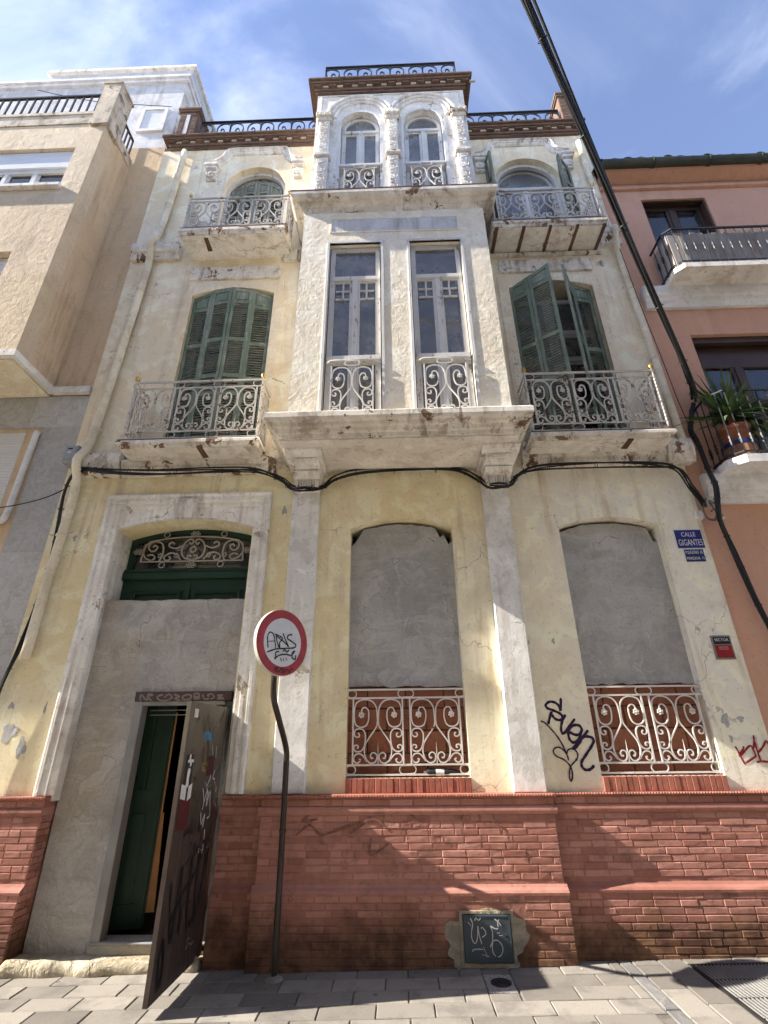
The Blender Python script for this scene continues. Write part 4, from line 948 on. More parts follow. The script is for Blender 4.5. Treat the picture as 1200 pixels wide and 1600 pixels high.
# --- balconies
def balcony(x0, x1, d, zt_, th, H_, npan, lo, hi, mat='iron_white', beams=0, lab=None):
    lip = th*.55
    b = MB().wrap([(-.03, zt_-th), (-.022, zt_-lip), (0, zt_-lip+.006), (.0, zt_-.012), (-.01, zt_)], x0, x1, -d, .02)
    b = b.wobble(.006, 4.).build('balcony', 'moulding', H, label=lab)
    MB().box(x0+.01, x1-.01, -d+.012, .02, zt_+.001, zt_+.016).build('edge_angle', 'iron_rust', b)
    MB().box(x0+.045, x1-.045, -d+.045, .02, zt_-th-.012, zt_-th+.01).wobble(.002, 5.).build('soffit', 'soffit', b)
    for k in range(beams):
        xx = x0+.03+(x1-x0-.10)*k/(beams-1); MB().box(xx, xx+.045, -d+.02, .02, zt_-th-.03, zt_-th+.004).wobble(.008, 9.).build('exposed_beam', 'iron_rust', b)
    railing(b, x0+.05, x1-.05, -d+.045, d-.05, zt_+.017, H_, npan, lo, hi, mat)
    return b
b1 = balcony(-3.33, -1.60, .42, 4.985, .10, .875, 3, .115, .775, 'iron_cream_shaded', lab='lower left balcony of cream concrete with white scroll railing')
b2 = balcony(1.60, 3.28, .42, 4.955, .10, .875, 3, .115, .775, 'iron_cream_shaded', lab='lower right balcony with rusty cream scroll railing')
b3 = balcony(-3.19, -1.53, .46, 8.75, .12, .735, 3, .07, .655, 'iron_cream_shaded', lab='upper left balcony with white scroll railing')
b4 = balcony(1.53, 3.21, .46, 8.67, .12, .735, 3, .07, .655, 'iron_cream_shaded', 5, lab='upper right balcony with rusted beams showing in its soffit')
for b, bx, by, L_ in ((b1, -2.35, -.40, .24), (b3, -2.82, -.38, .22), (b2, 2.72, -.38, .2)):
    MB().box(bx, bx+.07, by, by+L_, world_loc(b).z+({b1: 4.868, b2: 4.838, b3: 8.612}[b]), {b1: 4.892, b2: 4.862, b3: 8.636}[b]).wobble(.012, 14.).build('spalled_patch', 'iron_rust', b)

# ================================================================== central bay, first floor
BX0, BX1, BY = -1.24, 1.365, -.62
bw = [(-.845, -.13), (.275, .985)]
MB().plate(rect(BX0, BX1, 4.93, 8.86), [rect(a, b, 5.0, 8.06) for a, b in bw]+[], BY, BY+.16).build('bay_front', 'bay', H)
for xa_ in (BX0, BX1-.14): MB().box(xa_, xa_+.14, BY+.16, .0, 4.93, 8.86).build('bay_side', 'bay', H)
MB().sweep([(-.855, 8.28), (.99, 8.26), (.99, 8.57), (-.855, 8.59)], [(.0, BY+.01), (.0, BY-.012), (.02, BY-.012), (.03, BY+.01)], True).build('panel_moulding', 'bay', H)
MB().cbox(-.84, .975, BY-.004, BY+.01, 8.30, 8.56, .002).build('frieze_panel', 'attic', H)
for a, b in bw:
    c = (a+b)/2; q = .012
    window(H, a+.015, b-.015, 5.0, 8.045, BY+.075, (c,), (6.0, 7.43), .062, .06,
           muntins=[(a+.10, c-.05, 7.05, 7.075), (c+.05, b-.10, 7.05, 7.075), ((a+c)/2+.01, (a+c)/2+.032, 7.05, 7.36), ((b+c)/2-.032, (b+c)/2-.01, 7.05, 7.36),
                    (a+.10, c-.05, 7.20, 7.22), (c+.05, b-.10, 7.20, 7.22)], skip=((0, 2), (1, 2)), open_top=True)
    MB().box(a+.06, b-.06, BY+.10, BY+.104, 7.46, 8.0).build('pane', 'glass', H)
    MB().cbox(a+.02, b-.02, BY+.02, BY+.1, 5.955, 6.035, .01).build('window_rail', 'whitewood', H)
    MB().sweep([(a, 5.0), (a, 8.06), (b, 8.06), (b, 5.0)], [(.0, BY+.03), (.0, BY-.012), (.035, BY-.012), (.05, BY+.03)]).build('architrave', 'whitewood', H)
    inst('scroll_panel', panel(.50, .74, .009), (c-.25, BY-.04, 5.06), H)
    oval(MB(), c, BY-.04, 5.85, .09, .04, .008).build('oval_ring', 'iron_white', H, True); MB().tube([(a+.06, BY-.04, 5.05), (b-.06, BY-.04, 5.05)], .009, 4).build('bottom_bar', 'iron_white', H, True)
    g = MB(); g.tube([(a+.02, BY+.02, 5.90), (a+.10, BY-.04, 5.90), (b-.10, BY-.04, 5.90), (b-.02, BY+.02, 5.90)], .007, 4)
    g.build('guard_rail', 'iron_white', H, True)
# curtains seen dimly inside
for a, b in bw:
    m = MB(); n = 24; v = []; f = []
    for i in range(n+1):
        x = a+.05+(b-a-.1)*i/n; yy = BY+.30+.02*math.sin(i*1.9); v += [(x, yy, 5.0), (x, yy, 6.75)]
    for i in range(n): f.append((2*i, 2*i+2, 2*i+3, 2*i+1))
    m.add(v, f).build('curtain', 'paper', H)
# base slab with mouldings and two consoles
MB().wrap([(.12, 4.715), (.125, 4.765), (.15, 4.775), (.16, 4.82), (.195, 4.83), (.205, 4.865), (.25, 4.875), (.262, 4.905), (.262, 4.965), (.25, 4.98)], -1.16, 1.26, -.64, .0).wobble(.005, 4.).build('bay_base', 'moulding', H)
MB().box(-1.26, 1.36, -.735, .0, 4.700, 4.712).build('bay_soffit', 'soffit', H)
for cx in (-1.035, 1.20):
    m = MB(); a, b = cx-.19, cx+.19
    m.xprism([(.0, 4.70), (-.60, 4.70), (-.60, 4.675), (-.565, 4.66), (-.50, 4.64), (0, 4.64)], a-.02, b+.02)
    m.xprism([(.0, 4.64), (-.47, 4.64), (-.45, 4.60), (-.40, 4.575), (-.33, 4.57), (0, 4.57)], a+.02, b-.02)
    m.xprism([(.0, 4.57), (-.32, 4.57), (-.34, 4.545), (-.32, 4.51), (-.26, 4.49), (0, 4.49)], a+.035, b-.035)
    m.xprism([(.0, 4.49), (-.22, 4.49), (-.19, 4.395), (-.12, 4.385), (0, 4.385)], a+.055, b-.055)
    m.build('console', 'white', H)
    m = MB(); m.box(cx-.13, cx+.13, -.482, -.40, 4.583, 4.632)
    for k in range(8): m.box(cx-.115+k*.03, cx-.10+k*.03, -.235, -.15, 4.40, 4.48)
    for k in range(4): m.lathe([(.004, -.012), (.016, -.006), (.016, .01)], (cx-.075+k*.05, -.484, 4.607), 8, 'y')
    tag(m.build('console_ornament', 'white', H), kind='stuff')

# ================================================================== central bay, top floor
CX0, CX1, CY = -1.20, 1.32, -.60
MB().wrap([(.0, 8.70), (.02, 8.74), (.035, 8.75), (.05, 8.80), (.10, 8.815), (.12, 8.85), (.175, 8.86), (.205, 8.90), (.205, 8.955), (.19, 8.97)], BX0+.01, BX1-.01, BY+.01, .0).wobble(.005, 4.).build('bay_cornice', 'moulding', H)
MB().box(BX0-.20, BX1+.20, BY-.195, .0, 8.962, 8.985).wobble(.006, 6.).build('cornice_flashing', 'iron_rust', H)
aw = [(-.77, -.13), (.27, .905)]
ho = [[(a, 9.0), (b, 9.0)]+segarch(a, b, 11.02, 11.36, 16, True) for a, b in aw]
MB().plate(rect(CX0, CX1, 8.90, 11.95), ho, CY, CY+.18).build('bay_front', 'white', H)
for xa_ in (CX0, CX1-.14): MB().box(xa_, xa_+.14, CY+.18, 0, 8.90, 11.95).build('bay_side', 'white', H)
MB().box(CX0, CX1, CY+.1, .02, 11.9, 11.95).build('bay_roof', 'wall_in', H)
for a, b in aw:
    c = (a+b)/2
    window(H, a+.01, b-.01, 9.0, 11.35, CY+.09, (c,), (9.88, 10.93), .058, .06, arch=(11.02, 11.35))
    for R, yy, rr in ((.555, -.055, .036), (.485, -.045, .034), (.42, -.032, .034)):
        m = MB(); m.tube([(c+R*math.cos(t), CY+yy+.03, 11.20+R*1.06*math.sin(t)) for t in [math.pi*i/20 for i in range(21)]], rr, 8); m.build('archivolt', 'white', H, True)
    MB().sweep([(a, 9.0)]+list(reversed([(x, z) for x, z in segarch(a, b, 11.02, 11.36, 16, True)]))+[(b, 9.0)], [(.0, CY+.03), (.0, CY-.014), (.05, CY-.014), (.06, CY+.03)]).wobble(.003, 9.).build('architrave', 'whitewood', H)
    inst('scroll_panel', panel(.46, .68, .009), (c-.23, CY-.04, 9.06), H)
    oval(MB(), c, CY-.04, 9.80, .09, .035, .008).build('oval_ring', 'iron_white', H, True); MB().tube([(a+.04, CY-.03, 9.765), (b-.04, CY-.03, 9.765)], .007, 4).build('guard_rail', 'iron_white', H, True)
    MB().cbox(a-.02, b+.02, CY-.03, CY+.1, 9.84, 9.90, .01).build('window_rail', 'whitewood', H)
random.seed(21)
for a, b in ((-1.13, -.95), (-.005, .165), (1.085, 1.265)):
    MB().cbox(a, b, CY-.07, CY+.02, 8.95, 10.02, .012).cbox(a, b, CY-.065, CY+.02, 10.10, 11.03, .012).build('pilaster', 'white', H)
    MB().cbox(a-.035, b+.035, CY-.11, CY+.02, 10.02, 10.10, .015).build('pilaster_band', 'moulding', H)
    m = MB(); m.cbox(a-.03, b+.03, CY-.10, CY+.02, 11.03, 11.20, .03); m.cbox(a-.05, b+.05, CY-.115, CY+.02, 11.17, 11.215, .01)
    for k in range(6): m.lathe([(.01, -.04), (.03, -.02), (.03, .02)], (a-.02+k*(b-a+.04)/5, CY-.10, 11.10+.02*(k % 2)), 7, 'y')
    m.build('capital', 'moulding', H)
    m = MB(); cxx = (a+b)/2
    for z0, z1 in ((9.05, 9.98), (10.16, 10.98)):
        n = int((z1-z0)/.115)
        for k in range(n):
            zz = z0+(k+.5)*(z1-z0)/n; sg = 1 if k % 2 else -1
            m.tube(crom([(cxx-.05*sg, CY-.070, zz-.05), (cxx+.045*sg, CY-.078, zz-.03), (cxx+.05*sg, CY-.08, zz+.03), (cxx, CY-.078, zz+.03), (cxx+.01*sg, CY-.07, zz)], 3), .0075, 5)
            m.lathe([(.005, -.013), (.014, -.005), (.014, .008)], (cxx-.035*sg, CY-.068, zz+.035), 6, 'y')
    tag(m.build('carved_relief', 'white', H, True), kind='stuff')
for a in (-1.06, 1.05): pass
# small raised spandrel panel frame
MB().sweep([(CX0+.08, 11.30), (CX0+.08, 11.87), (CX1-.08, 11.87), (CX1-.08, 11.30)], [(.0, CY+.01), (.0, CY-.014), (.022, CY-.014), (.03, CY+.01)]).build('panel_moulding', 'white', H)

# ================================================================== brick cornices, roof railings, corner piers
def brick_cornice(x0, x1, y0, yb, z0, ret=True):
    prof = [(0.0, z0), (.03, z0), (.03, z0+.055), (.055, z0+.056), (.055, z0+.108), (.06, z0+.109), (.06, z0+.155), (.125, z0+.156), (.125, z0+.20), (.155, z0+.201), (.155, z0+.245), (.14, z0+.25)]
    c = MB().wrap(prof, x0, x1, y0, yb).wobble(.003, 7.).build('brick_cornice', 'roofbrick', H)
    # individual corbel bricks between the bands
    x = x0-.05; k = 0
    while x < x1+.05:
        MB().cbox(x, x+.12, y0-.105, y0-.03, z0+.110, z0+.152, .004).build('corbel_brick', 'roofbrick', c); 
        MB().box(x+.14, x+.235, y0-.078, y0-.05, z0+.112, z0+.150).build('dentil', 'dentil', c); x += .255; k += 1
    m = MB(); xx = x0-.15
    for row, (o, zz) in enumerate(((.03, .0), (.155, .203))):
        xx = x0-o+.02
        while xx < x1+o: m.box(xx+.004, min(xx+.206, x1+o-.004), y0-o-.005, y0-o+.02, z0+zz+.006, z0+zz+.040); xx += .215
    tag(m.wobble(.002, 9.).build('cornice_bricks', 'roofbrick', c), kind='stuff')
    return c
brick_cornice(CX0, CX1, CY, .05, 11.93)
brick_cornice(XL+.16, CX0-.02, -.005, .3, 11.57); brick_cornice(CX1+.02, XR-.12, -.005, .3, 11.57)
def scroll_railing(x0, x1, y_, z0, z1, name='roof_railing', ret=None):
    m = MB(); h = z1-z0
    pts = [(x0, y_, z1), (x1, y_, z1)] if ret is None else [(x0, ret, z1), (x0, y_, z1), (x1, y_, z1), (x1, ret, z1)]
    m.tube(pts, .022, 4, flat=.7); m.tube([(p[0], p[1], z0) for p in pts], .012, 4); m.tube([(p[0], p[1], z1-.06) for p in pts], .010, 4)
    n = max(1, round((x1-x0)/.30)); st = (x1-x0)/n; hh = h-.07
    for i in range(n):
        a = x0+i*st; fl = i % 2
        q = [(.02, .02), (.02, .75), (.18, .97), (.52, .98), (.80, .80), (.84, .50), (.66, .28), (.42, .34), (.38, .56), (.52, .66), (.60, .54)]
        q2 = [(.98, .0), (.95, .35), (.98, .62)]
        tr = lambda u, v: (a+(1-u if fl else u)*st, y_, z0+v*hh)
        m.tube(crom([tr(u, v) for u, v in q], 3), .013, 4); m.tube([tr(.0, 0), tr(.0, 1)], .010, 4)
        m.tube(crom([tr(u, v) for u, v in ((.30, .02), (.55, .10), (.82, .20), (.95, .42))], 3), .010, 4)
    if ret is not None:
        for xx in (x0, x1):
            for k in range(4): m.tube([(xx, y_+(ret-y_)*k/4, z0), (xx, y_+(ret-y_)*k/4, z1)], .010, 4)
    m.tube([(x1, y_, z0), (x1, y_, z1)], .012, 4)
    return m.build(name, 'iron_black', H, True)
scroll_railing(-3.62, CX0-.05, .10, 12.10, 12.67); scroll_railing(CX1+.05, 3.26, .10, 12.05, 12.60)
scroll_railing(-1.10, 1.24, CY+.02, 12.38, 12.90, ret=.4)
def pier(x0, x1, y0, y1, z0, z1):
    p = MB().box(x0, x1, y0, y1, z0, z1-.10).build('corner_pier', 'roofbrick', H)
    MB().wrap([(.0, z1-.10), (.03, z1-.09), (.03, z1-.05), (.05, z1-.045), (.05, z1), (.03, z1+.01)], x0, x1, y0, y1).build('pier_cap', 'roofbrick', p)
    m = MB(); z = z0+.02; r = 0
    while z < z1-.14:
        x = x0+(.0 if r % 2 else -.1)
        while x < x1-.02:
            a, b = max(x, x0+.003), min(x+.2, x1-.003)
            if b-a > .03: m.cbox(a+.003, b-.003, y0-.010, y0+.01, z, z+.046, .003)
            x += .206
        z += .053; r += 1
    tag(m.build('pier_bricks', 'roofbrick', p), kind='stuff')
    return p
p = pier(-4.05, -3.70, .06, .42, 11.80, 13.05); MB().box(-3.915, -3.845, .044, .07, 12.10, 12.86).build('tile_strip', 'attic', p)
pier(3.30, 3.56, .06, .42, 11.80, 13.05)

# --- downpipes
def pipe(pts, r, clips, name, lab):
    m = MB().tube(crom(pts, 4), r, 12); o = m.build(name, 'pipe', H, 'all', label=lab)
    for z_ in clips:
        i = min(range(len(pts)-1), key=lambda k: abs((pts[k][2]+pts[k+1][2])/2-z_)); a, b = Vector(pts[i]), Vector(pts[i+1]); t = (z_-a.z)/(b.z-a.z); c = a+(b-a)*t
        MB().lathe([(r+.002, -.014), (r+.009, -.010), (r+.009, .010), (r+.002, .014)], c, 12).build('pipe_collar', 'pipe', o, True)
    return o
pipe([(-3.68, -.07, 11.42), (-3.70, -.075, 10.0), (-3.74, -.085, 9.2), (-3.76, -.19, 8.85), (-3.77, -.085, 8.45), (-3.83, -.08, 6.4), (-3.88, -.085, 5.2), (-3.90, -.20, 4.85), (-3.90, -.085, 4.5), (-3.92, -.08, 3.3), (-3.925, -.08, 2.50)], .052, (9.9, 7.9, 6.55, 5.4, 3.9), 'downpipe', 'cream painted downpipe on the left edge of the facade')
pipe([(3.36, -.07, 11.25), (3.40, -.075, 9.6), (3.45, -.08, 8.95), (3.46, -.185, 8.78), (3.465, -.08, 8.4), (3.50, -.08, 6.8), (3.535, -.08, 5.15), (3.54, -.09, 5.0)], .045, (9.6, 7.6, 6.3), 'downpipe', 'cream painted downpipe on the right edge of the facade')

# --- graffiti on the ground floor
m = MB()
for i, s in enumerate(PURPLE): m.ribbon(s, .025 if i < 4 else .014, -.0015-.0012*i, 5)
m.build('graffiti', 'purple', H, label='dark purple spray tag with a heart beside the right window')
m = MB()
for i, s in enumerate(REDTAG): m.ribbon(s, .017, -.0015-.001*i, 4)
m.build('graffiti', 'redspray', H, label='dark red spray tag at the right end of the wall')
for i, s in enumerate(SOOTTAG): MB().ribbon(s, .020, -.131-.0004*i, 3).build('graffiti', 'soot', H, label='faint sooty scrawl on the plinth bricks')
# cement smear round the cupboard
random.seed(4); n = 130; pts = []
for i in range(n):
    a = 2*math.pi*i/n; k = .16*math.sin(a*2+1)+.12*math.sin(a*5)+.06*math.sin(a*9+2)+.04*math.sin(a*17)+random.uniform(-.02, .02)
    rx = (.30 if math.cos(a) < 0 else .275)*(1+k); rz = .215*(1+k*.6)
    pts.append((.675+rx*math.copysign(abs(math.cos(a))**.75, math.cos(a)), max(.0, .20+rz*math.copysign(abs(math.sin(a))**.8, math.sin(a)))))
MB().plate(pts, [], -.1675, -.12).build('cement_smear', 'patch', H)
# flakes of fallen plaster
def flake(cx, cz, w_, h_, sd, y_=-.0025, mat='cement'):
    random.seed(sd); q = []
    for i in range(34):
        a = 2*math.pi*i/34; k = 1+.22*math.sin(a*3+sd)+.15*math.sin(a*5+2*sd)+random.uniform(-.10, .10); q.append((cx+w_*k*math.cos(a), cz+h_*k*math.sin(a)))
    MB().plate(q, [], y_, .01).build('plaster_flake', mat, H)
for i, (a, b, c, d) in enumerate(((-3.93, 1.80, .07, .09), (-3.76, 1.66, .045, .085), (-3.98, 2.05, .03, .03), (-3.62, 2.02, .012, .05), (3.16, 1.84, .035, .06), (3.31, 1.85, .03, .028), (3.17, 1.68, .015, .03), (3.42, 3.52, .03, .02), (-1.33, 4.2, .03, .05), (-1.36, 2.9, .02, .03), (1.62, 2.62, .015, .03), (-3.80, 3.9, .02, .04))): flake(a, b, c, d, i+1)
for i, (a, b, c, d) in enumerate(((-3.62, 8.10, .03, .05), (-3.45, 11.05, .05, .035), (3.20, 8.25, .07, .06), (3.05, 8.52, .10, .04), (-1.45, 9.2, .03, .07), (3.30, 7.2, .02, .03), (1.62, 8.2, .03, .02))): flake(a, b, c, d, i+21, -.0025, 'moulding')

# ================================================================== utility cupboard in the plinth
U = thing('meter_cupboard', (.675, -.17, .0), 'small dark blue-grey metal cupboard door set in the brick plinth, scribbled in white', 'cupboard')
MB().plate(rect(HX0-.022, HX1+.022, HZ0-.028, HZ1+.018), [rect(HX0, HX1, HZ0, HZ1)], -.180, -.13).build('frame', 'patch', U)
dr = MB().cbox(HX0+.006, HX1-.006, -.186, -.15, HZ0+.006, HZ1-.006, .004).build('door', 'hatch', U)
MB().sweep([(HX0+.02, HZ0+.02), (HX0+.02, HZ1-.02), (HX1-.02, HZ1-.02), (HX1-.02, HZ0+.02)], [(0, -.183), (0, -.190), (.008, -.190), (.008, -.183)], True).build('rim', 'hatch', dr)
MB().lathe([(.008, -.006), (.008, .004)], (HX1-.05, -.187, .24), 8, 'y').build('lock', 'ink', dr)
m = MB()
for i, s in enumerate(HATCHTAG): m.ribbon(s, .007, -.1875-.0005*i, 4)
m.build('graffiti', 'whitespray', dr)

# ================================================================== round road sign on a bent pole
SG = thing('road_sign', (-1.03, -.29, gz(-1.03)), 'round red and white closed-road sign on a bent dark pole', 'sign')
ppts = crom([(-1.03, -.29, -.05), (-1.035, -.29, .5), (-1.04, -.29, 1.1), (-1.045, -.295, 1.50), (-1.05, -.33, 1.64), (-1.08, -.55, 1.86), (-1.105, -.70, 2.02), (-1.11, -.745, 2.16), (-1.11, -.75, 2.35), (-1.11, -.75, 2.74)], 5)
MB().tube(ppts, .026, 12).build('pole', 'pole', SG, 'all')
MB().lathe([(.032, 0), (.032, .02), (.027, .024)], (-1.038, -.29, .98), 12).build('collar', 'pole', SG, True)
MB().lathe([(.075, -.02), (.07, .006), (.034, .016), (.028, .03)], (-1.03, -.29, gz(-1.03)), 14).wobble(.006, 20.).build('base_mortar', 'patch', SG)
th = rad(52); sn = Vector((math.sin(th), -math.cos(th), 0)); st = Vector((math.cos(th), math.sin(th), 0)); sc = Vector((-1.045, -.80, 2.505)); SR = .293
def SP(u, v, t): return tuple(sc+st*u+Vector((0, 0, 1))*v+sn*t)
def disc(r0, r1, t0, t1, n=48):
    m = MB(); v = []; f = []
    for i in range(n):
        a = 2*math.pi*i/n; c, s_ = math.cos(a), math.sin(a)
        v += [SP(r0*c, r0*s_, t0), SP(r1*c, r1*s_, t0), SP(r1*c, r1*s_, t1), SP(r0*c, r0*s_, t1)]
    for i in range(n):
        j = (i+1) % n
        for k in range(4): f.append((4*i+k, 4*i+(k+1) % 4, 4*j+(k+1) % 4, 4*j+k))
    return m.add(v, f)
disc(.0005, SR-.004, -.004, .0).build('plate', 'rim', SG); disc(SR-.004, SR, -.034, .003).build('rim', 'rim', SG)
disc(.0005, .213, .0015, .0035).build('white_face', 'signwhite', SG); disc(.213, SR-.006, .0012, .0030).build('red_ring', 'red', SG)
m = MB()
for i, s in enumerate(SIGNTAG): m.ribbon([(u*SR, v*SR) for u, v in s], .0125 if i < 10 else .009, -.0045-.0006*i, 4, lambda x, y_, z: SP(x, z, -y_))
m.build('graffiti', 'ink', SG)
m = MB(); m.add([SP(-.05, .06, -.034), SP(.02, .06, -.034), SP(.02, .10, -.034), SP(-.05, .10, -.034), SP(-.05, .06, -.004), SP(.02, .06, -.004), SP(.02, .10, -.004), SP(-.05, .10, -.004)], [(0,1,2,3),(7,6,5,4),(0,1,5,4),(1,2,6,5),(2,3,7,6),(3,0,4,7)])
m.build('bracket', 'pole', SG)

# ================================================================== plates on the wall
N = thing('street_name_plate', (3.315, 0, 3.61), 'blue enamel street plate lettered CALLE GIGANTES', 'sign')
MB().cbox(3.16, 3.47, -.012, .004, 3.615, 3.845, .003).build('plate', 'enamel', N); MB().box(3.166, 3.464, -.0135, -.008, 3.621, 3.839).build('enamel_field', 'blue', N)
text('lettering', 'CALLE', .075, (3.315, -.0145, 3.782), N, 'enamel', .155); text('lettering', 'GIGANTES', .105, (3.318, -.0145, 3.683), N, 'enamel', .265)
N2 = thing('block_number_plate', (3.325, 0, 3.45), 'small dark blue plate lettered POLIGONO 05 MANZANA 11 below the street plate', 'sign')
MB().cbox(3.215, 3.435, -.011, .004, 3.455, 3.608, .003).build('plate', 'enamel', N2); MB().box(3.220, 3.430, -.0125, -.008, 3.460, 3.603).build('enamel_field', 'bluedark', N2)
text('lettering', 'POLIGONO  05', .05, (3.325, -.0135, 3.567), N2, 'enamel', .185); text('lettering', 'MANZANA  11', .05, (3.325, -.0135, 3.498), N2, 'enamel', .185)
N3 = thing('alarm_plaque', (3.34, 0, 2.40), 'small grey-framed plaque, black and red, lettered SECTOR', 'sign')
MB().cbox(3.24, 3.44, -.012, .004, 2.41, 2.65, .004).build('frame', 'plaquegrey', N3); MB().box(3.256, 3.424, -.0135, -.008, 2.562, 2.632).build('black_field', 'ink', N3); MB().box(3.256, 3.424, -.0135, -.008, 2.426, 2.552).build('red_field', 'plaquered', N3)
text('lettering', 'SECTOR', .040, (3.34, -.0145, 2.604), N3, 'enamel', .14)
for zz, ww, mt in ((2.532, .095, 'pinkprint'), (2.512, .095, 'pinkprint'), (2.492, .10, 'redspray')): MB().box(3.34-ww/2, 3.34+ww/2, -.0142, -.0130, zz-.0045, zz+.0045).build('print_line', mt, N3)
for k in (-1, 0, 1): MB().plate([(3.34+k*.045+.013*math.cos(a), 2.462+.013*math.sin(a)) for a in [i*math.pi/3 for i in range(6)]], [], -.0142, -.0130).build('print_mark', 'redspray', N3)

# ================================================================== pavement ironwork, step, litter
D = thing('stopcock_cover', (.705, -.435, gz(.7)), 'round cast iron cover in a small pale stone square in the pavement', 'cover')
o = MB().slab(LID[0], LID[1], LID[2], LID[3], gz(.7)-.03, gz(.7)+.002, .004).build('surround', 'granite', D)
m = MB().lathe([(.078, .0), (.078, .006), (.066, .007), (.064, .004), (.050, .004), (.048, .007), (.034, .007), (.032, .004), (.016, .004), (.012, .007), (.002, .007)], (.715, -.435, gz(.7)+.001), 28); m.build('lid', 'castiron', D)
GR = thing('floor_grating', (2.84, -.75, gz(2.84)), 'long steel floor grating of narrow bars in the pavement', 'grating')
gx0, gx1, gy0, gy1 = 2.25, 3.43, -1.30, -.175
def gbox(m, x0, x1, y0, y1, a, b):
    m.add([(x0,y0,gz(x0)+a),(x1,y0,gz(x1)+a),(x1,y1,gz(x1)+a),(x0,y1,gz(x0)+a),(x0,y0,gz(x0)+b),(x1,y0,gz(x1)+b),(x1,y1,gz(x1)+b),(x0,y1,gz(x0)+b)], [(0,1,5,4),(1,2,6,5),(2,3,7,6),(3,0,4,7),(4,5,6,7),(3,2,1,0)]); return m
m = MB(); gbox(m, gx0, gx0+.02, gy0, gy1, -.03, .004); gbox(m, gx1-.02, gx1, gy0, gy1, -.03, .004); gbox(m, gx0+.02, gx1-.02, gy1-.02, gy1, -.03, .0035); gbox(m, gx0+.02, gx1-.02, gy0, gy0+.02, -.03, .0035)
m.build('frame', 'castiron', GR)
gbox(MB(), gx0+.01, gx1-.01, gy0+.01, gy1-.01, -.010, -.0095).build('pit_shade', 'ink', GR)  # flat black sheet standing in for the shade below the bars
bar = gbox(MB(), 0, .0085, gy0+.02, gy1-.02, -.008, .002)
xx = gx0+.034
bme = bar.mesh('bar', 'steel')
while xx < gx1-.03:
    o = inst('bar', bme, (xx, 0, gz(xx)-gz(0)), None); o.parent = GR; o.location = Vector((xx, 0, gz(xx)-gz(0)))-Vector(GR.location); xx += .0285
for yy in (-.45, -.74, -1.02): gbox(MB(), gx0+.02, gx1-.02, yy-.004, yy+.004, -.008, .0005).build('cross_bar', 'castiron', GR)
# lumpy worn step along the door opening
random.seed(8); n = 40; pts = []; rr = []
for i in range(n+1):
    t = i/n; x = -3.36+t*1.66
    pts.append((x, -.125+.020*math.sin(t*9)+.008*math.sin(t*23)+.03*t, gz(x)+.026+.006*math.sin(t*14))); rr.append((.043+.007*math.sin(t*7+1)+.004*math.sin(t*31))*(1 if 0 < i < n else .5))
stp = MB().tube(pts, .05, 12, rr=rr, flat=1.5).wobble(.008, 9.).build('worn_step', 'stonestep', None, 'all'); tag(stp, 'lumpy worn pale stone step along the foot of the doorway', 'step')
fil = MB().box(-3.34, -1.70, -.10, .13, -.06, .040).wobble(.004, 5.); fil.build('step_bed', 'stonestep', stp)
B = thing('bottle', (.34, .045, 1.41), 'crushed bottle lying behind the iron guard of the middle window', 'litter')
MB().tube([(.23, .05, 1.412), (.25, .05, 1.412), (.28, .052, 1.412), (.42, .05, 1.41), (.52, .055, 1.41), (.56, .056, 1.409)], .03, 10, rr=[.012, .030, .032, .030, .028, .012]).wobble(.006, 25.).build('body', 'paperdark', B, True)
MB().tube([(.215, .05, 1.412), (.245, .05, 1.412)], .020, 10).build('cap', 'pinkprint', B, True)
MB().tube([(.33, .0505, 1.411), (.41, .05, 1.410)], .0335, 10, cap=False).build('paper_wrap', 'paper', B, True)

# crumbs and dust gathered along the foot of the wall
random.seed(77); m = MB()
for k in range(420):
    x = random.uniform(-1.65, 3.4); yb_ = -.175 if -1.3 < x < 1.39 else (-.09 if x > 1.39 else -.10)
    y_ = yb_-abs(random.gauss(0, .035))-.004; s_ = random.uniform(.002, .007) if random.random() < .93 else random.uniform(.008, .014); z_ = gz(x)+.001
    c = Vector((x, y_, z_)); v = [c+Vector((s_*random.uniform(-1, 1), s_*random.uniform(-1, 1), 0)) for _ in range(3)]+[c+Vector((0, 0, s_*random.uniform(.4, 1)))]
    m.add(v, [(0, 1, 2), (0, 1, 3), (1, 2, 3), (2, 0, 3)])
db = m.build('crumbs', 'patch', None); tag(db, 'fine crumbs and dust along the foot of the wall', 'dirt', kind='stuff')

# ================================================================== cables
def bundle(name, path, n, r, spread, label, mat='cable', sag=.0, k=6, parent=None):
    base = crom(path, k); root = thing(name, tuple(path[0]), label, 'cable')
    for c in range(n):
        ph = random.uniform(0, 6.28); fq = random.uniform(.25, .5)
        pts = [p+Vector((math.sin(ph+i*.11)*spread*.6, math.cos(ph+i*fq*.6)*spread*.4-spread*.3, math.sin(ph*2+i*fq*.35)*spread)) for i, p in enumerate(base)]
        MB().tube(pts, r*random.uniform(.7, 1.2), 7).build('strand', mat, root, 'all')
    if n > 3:
        for i in range(4, len(base)-2, 5):      # cable ties
            t = (base[i+1]-base[i-1]).normalized(); a = t.orthogonal().normalized(); b = t.cross(a); R_ = spread*.9+r
            MB().tube([base[i]+Vector((0, -spread*.3, 0))+a*R_*math.cos(q*.785)+b*R_*math.sin(q*.785) for q in range(8)], .004, 5, closed=True).build('cable_tie', 'cable', root)
    return root
random.seed(31)
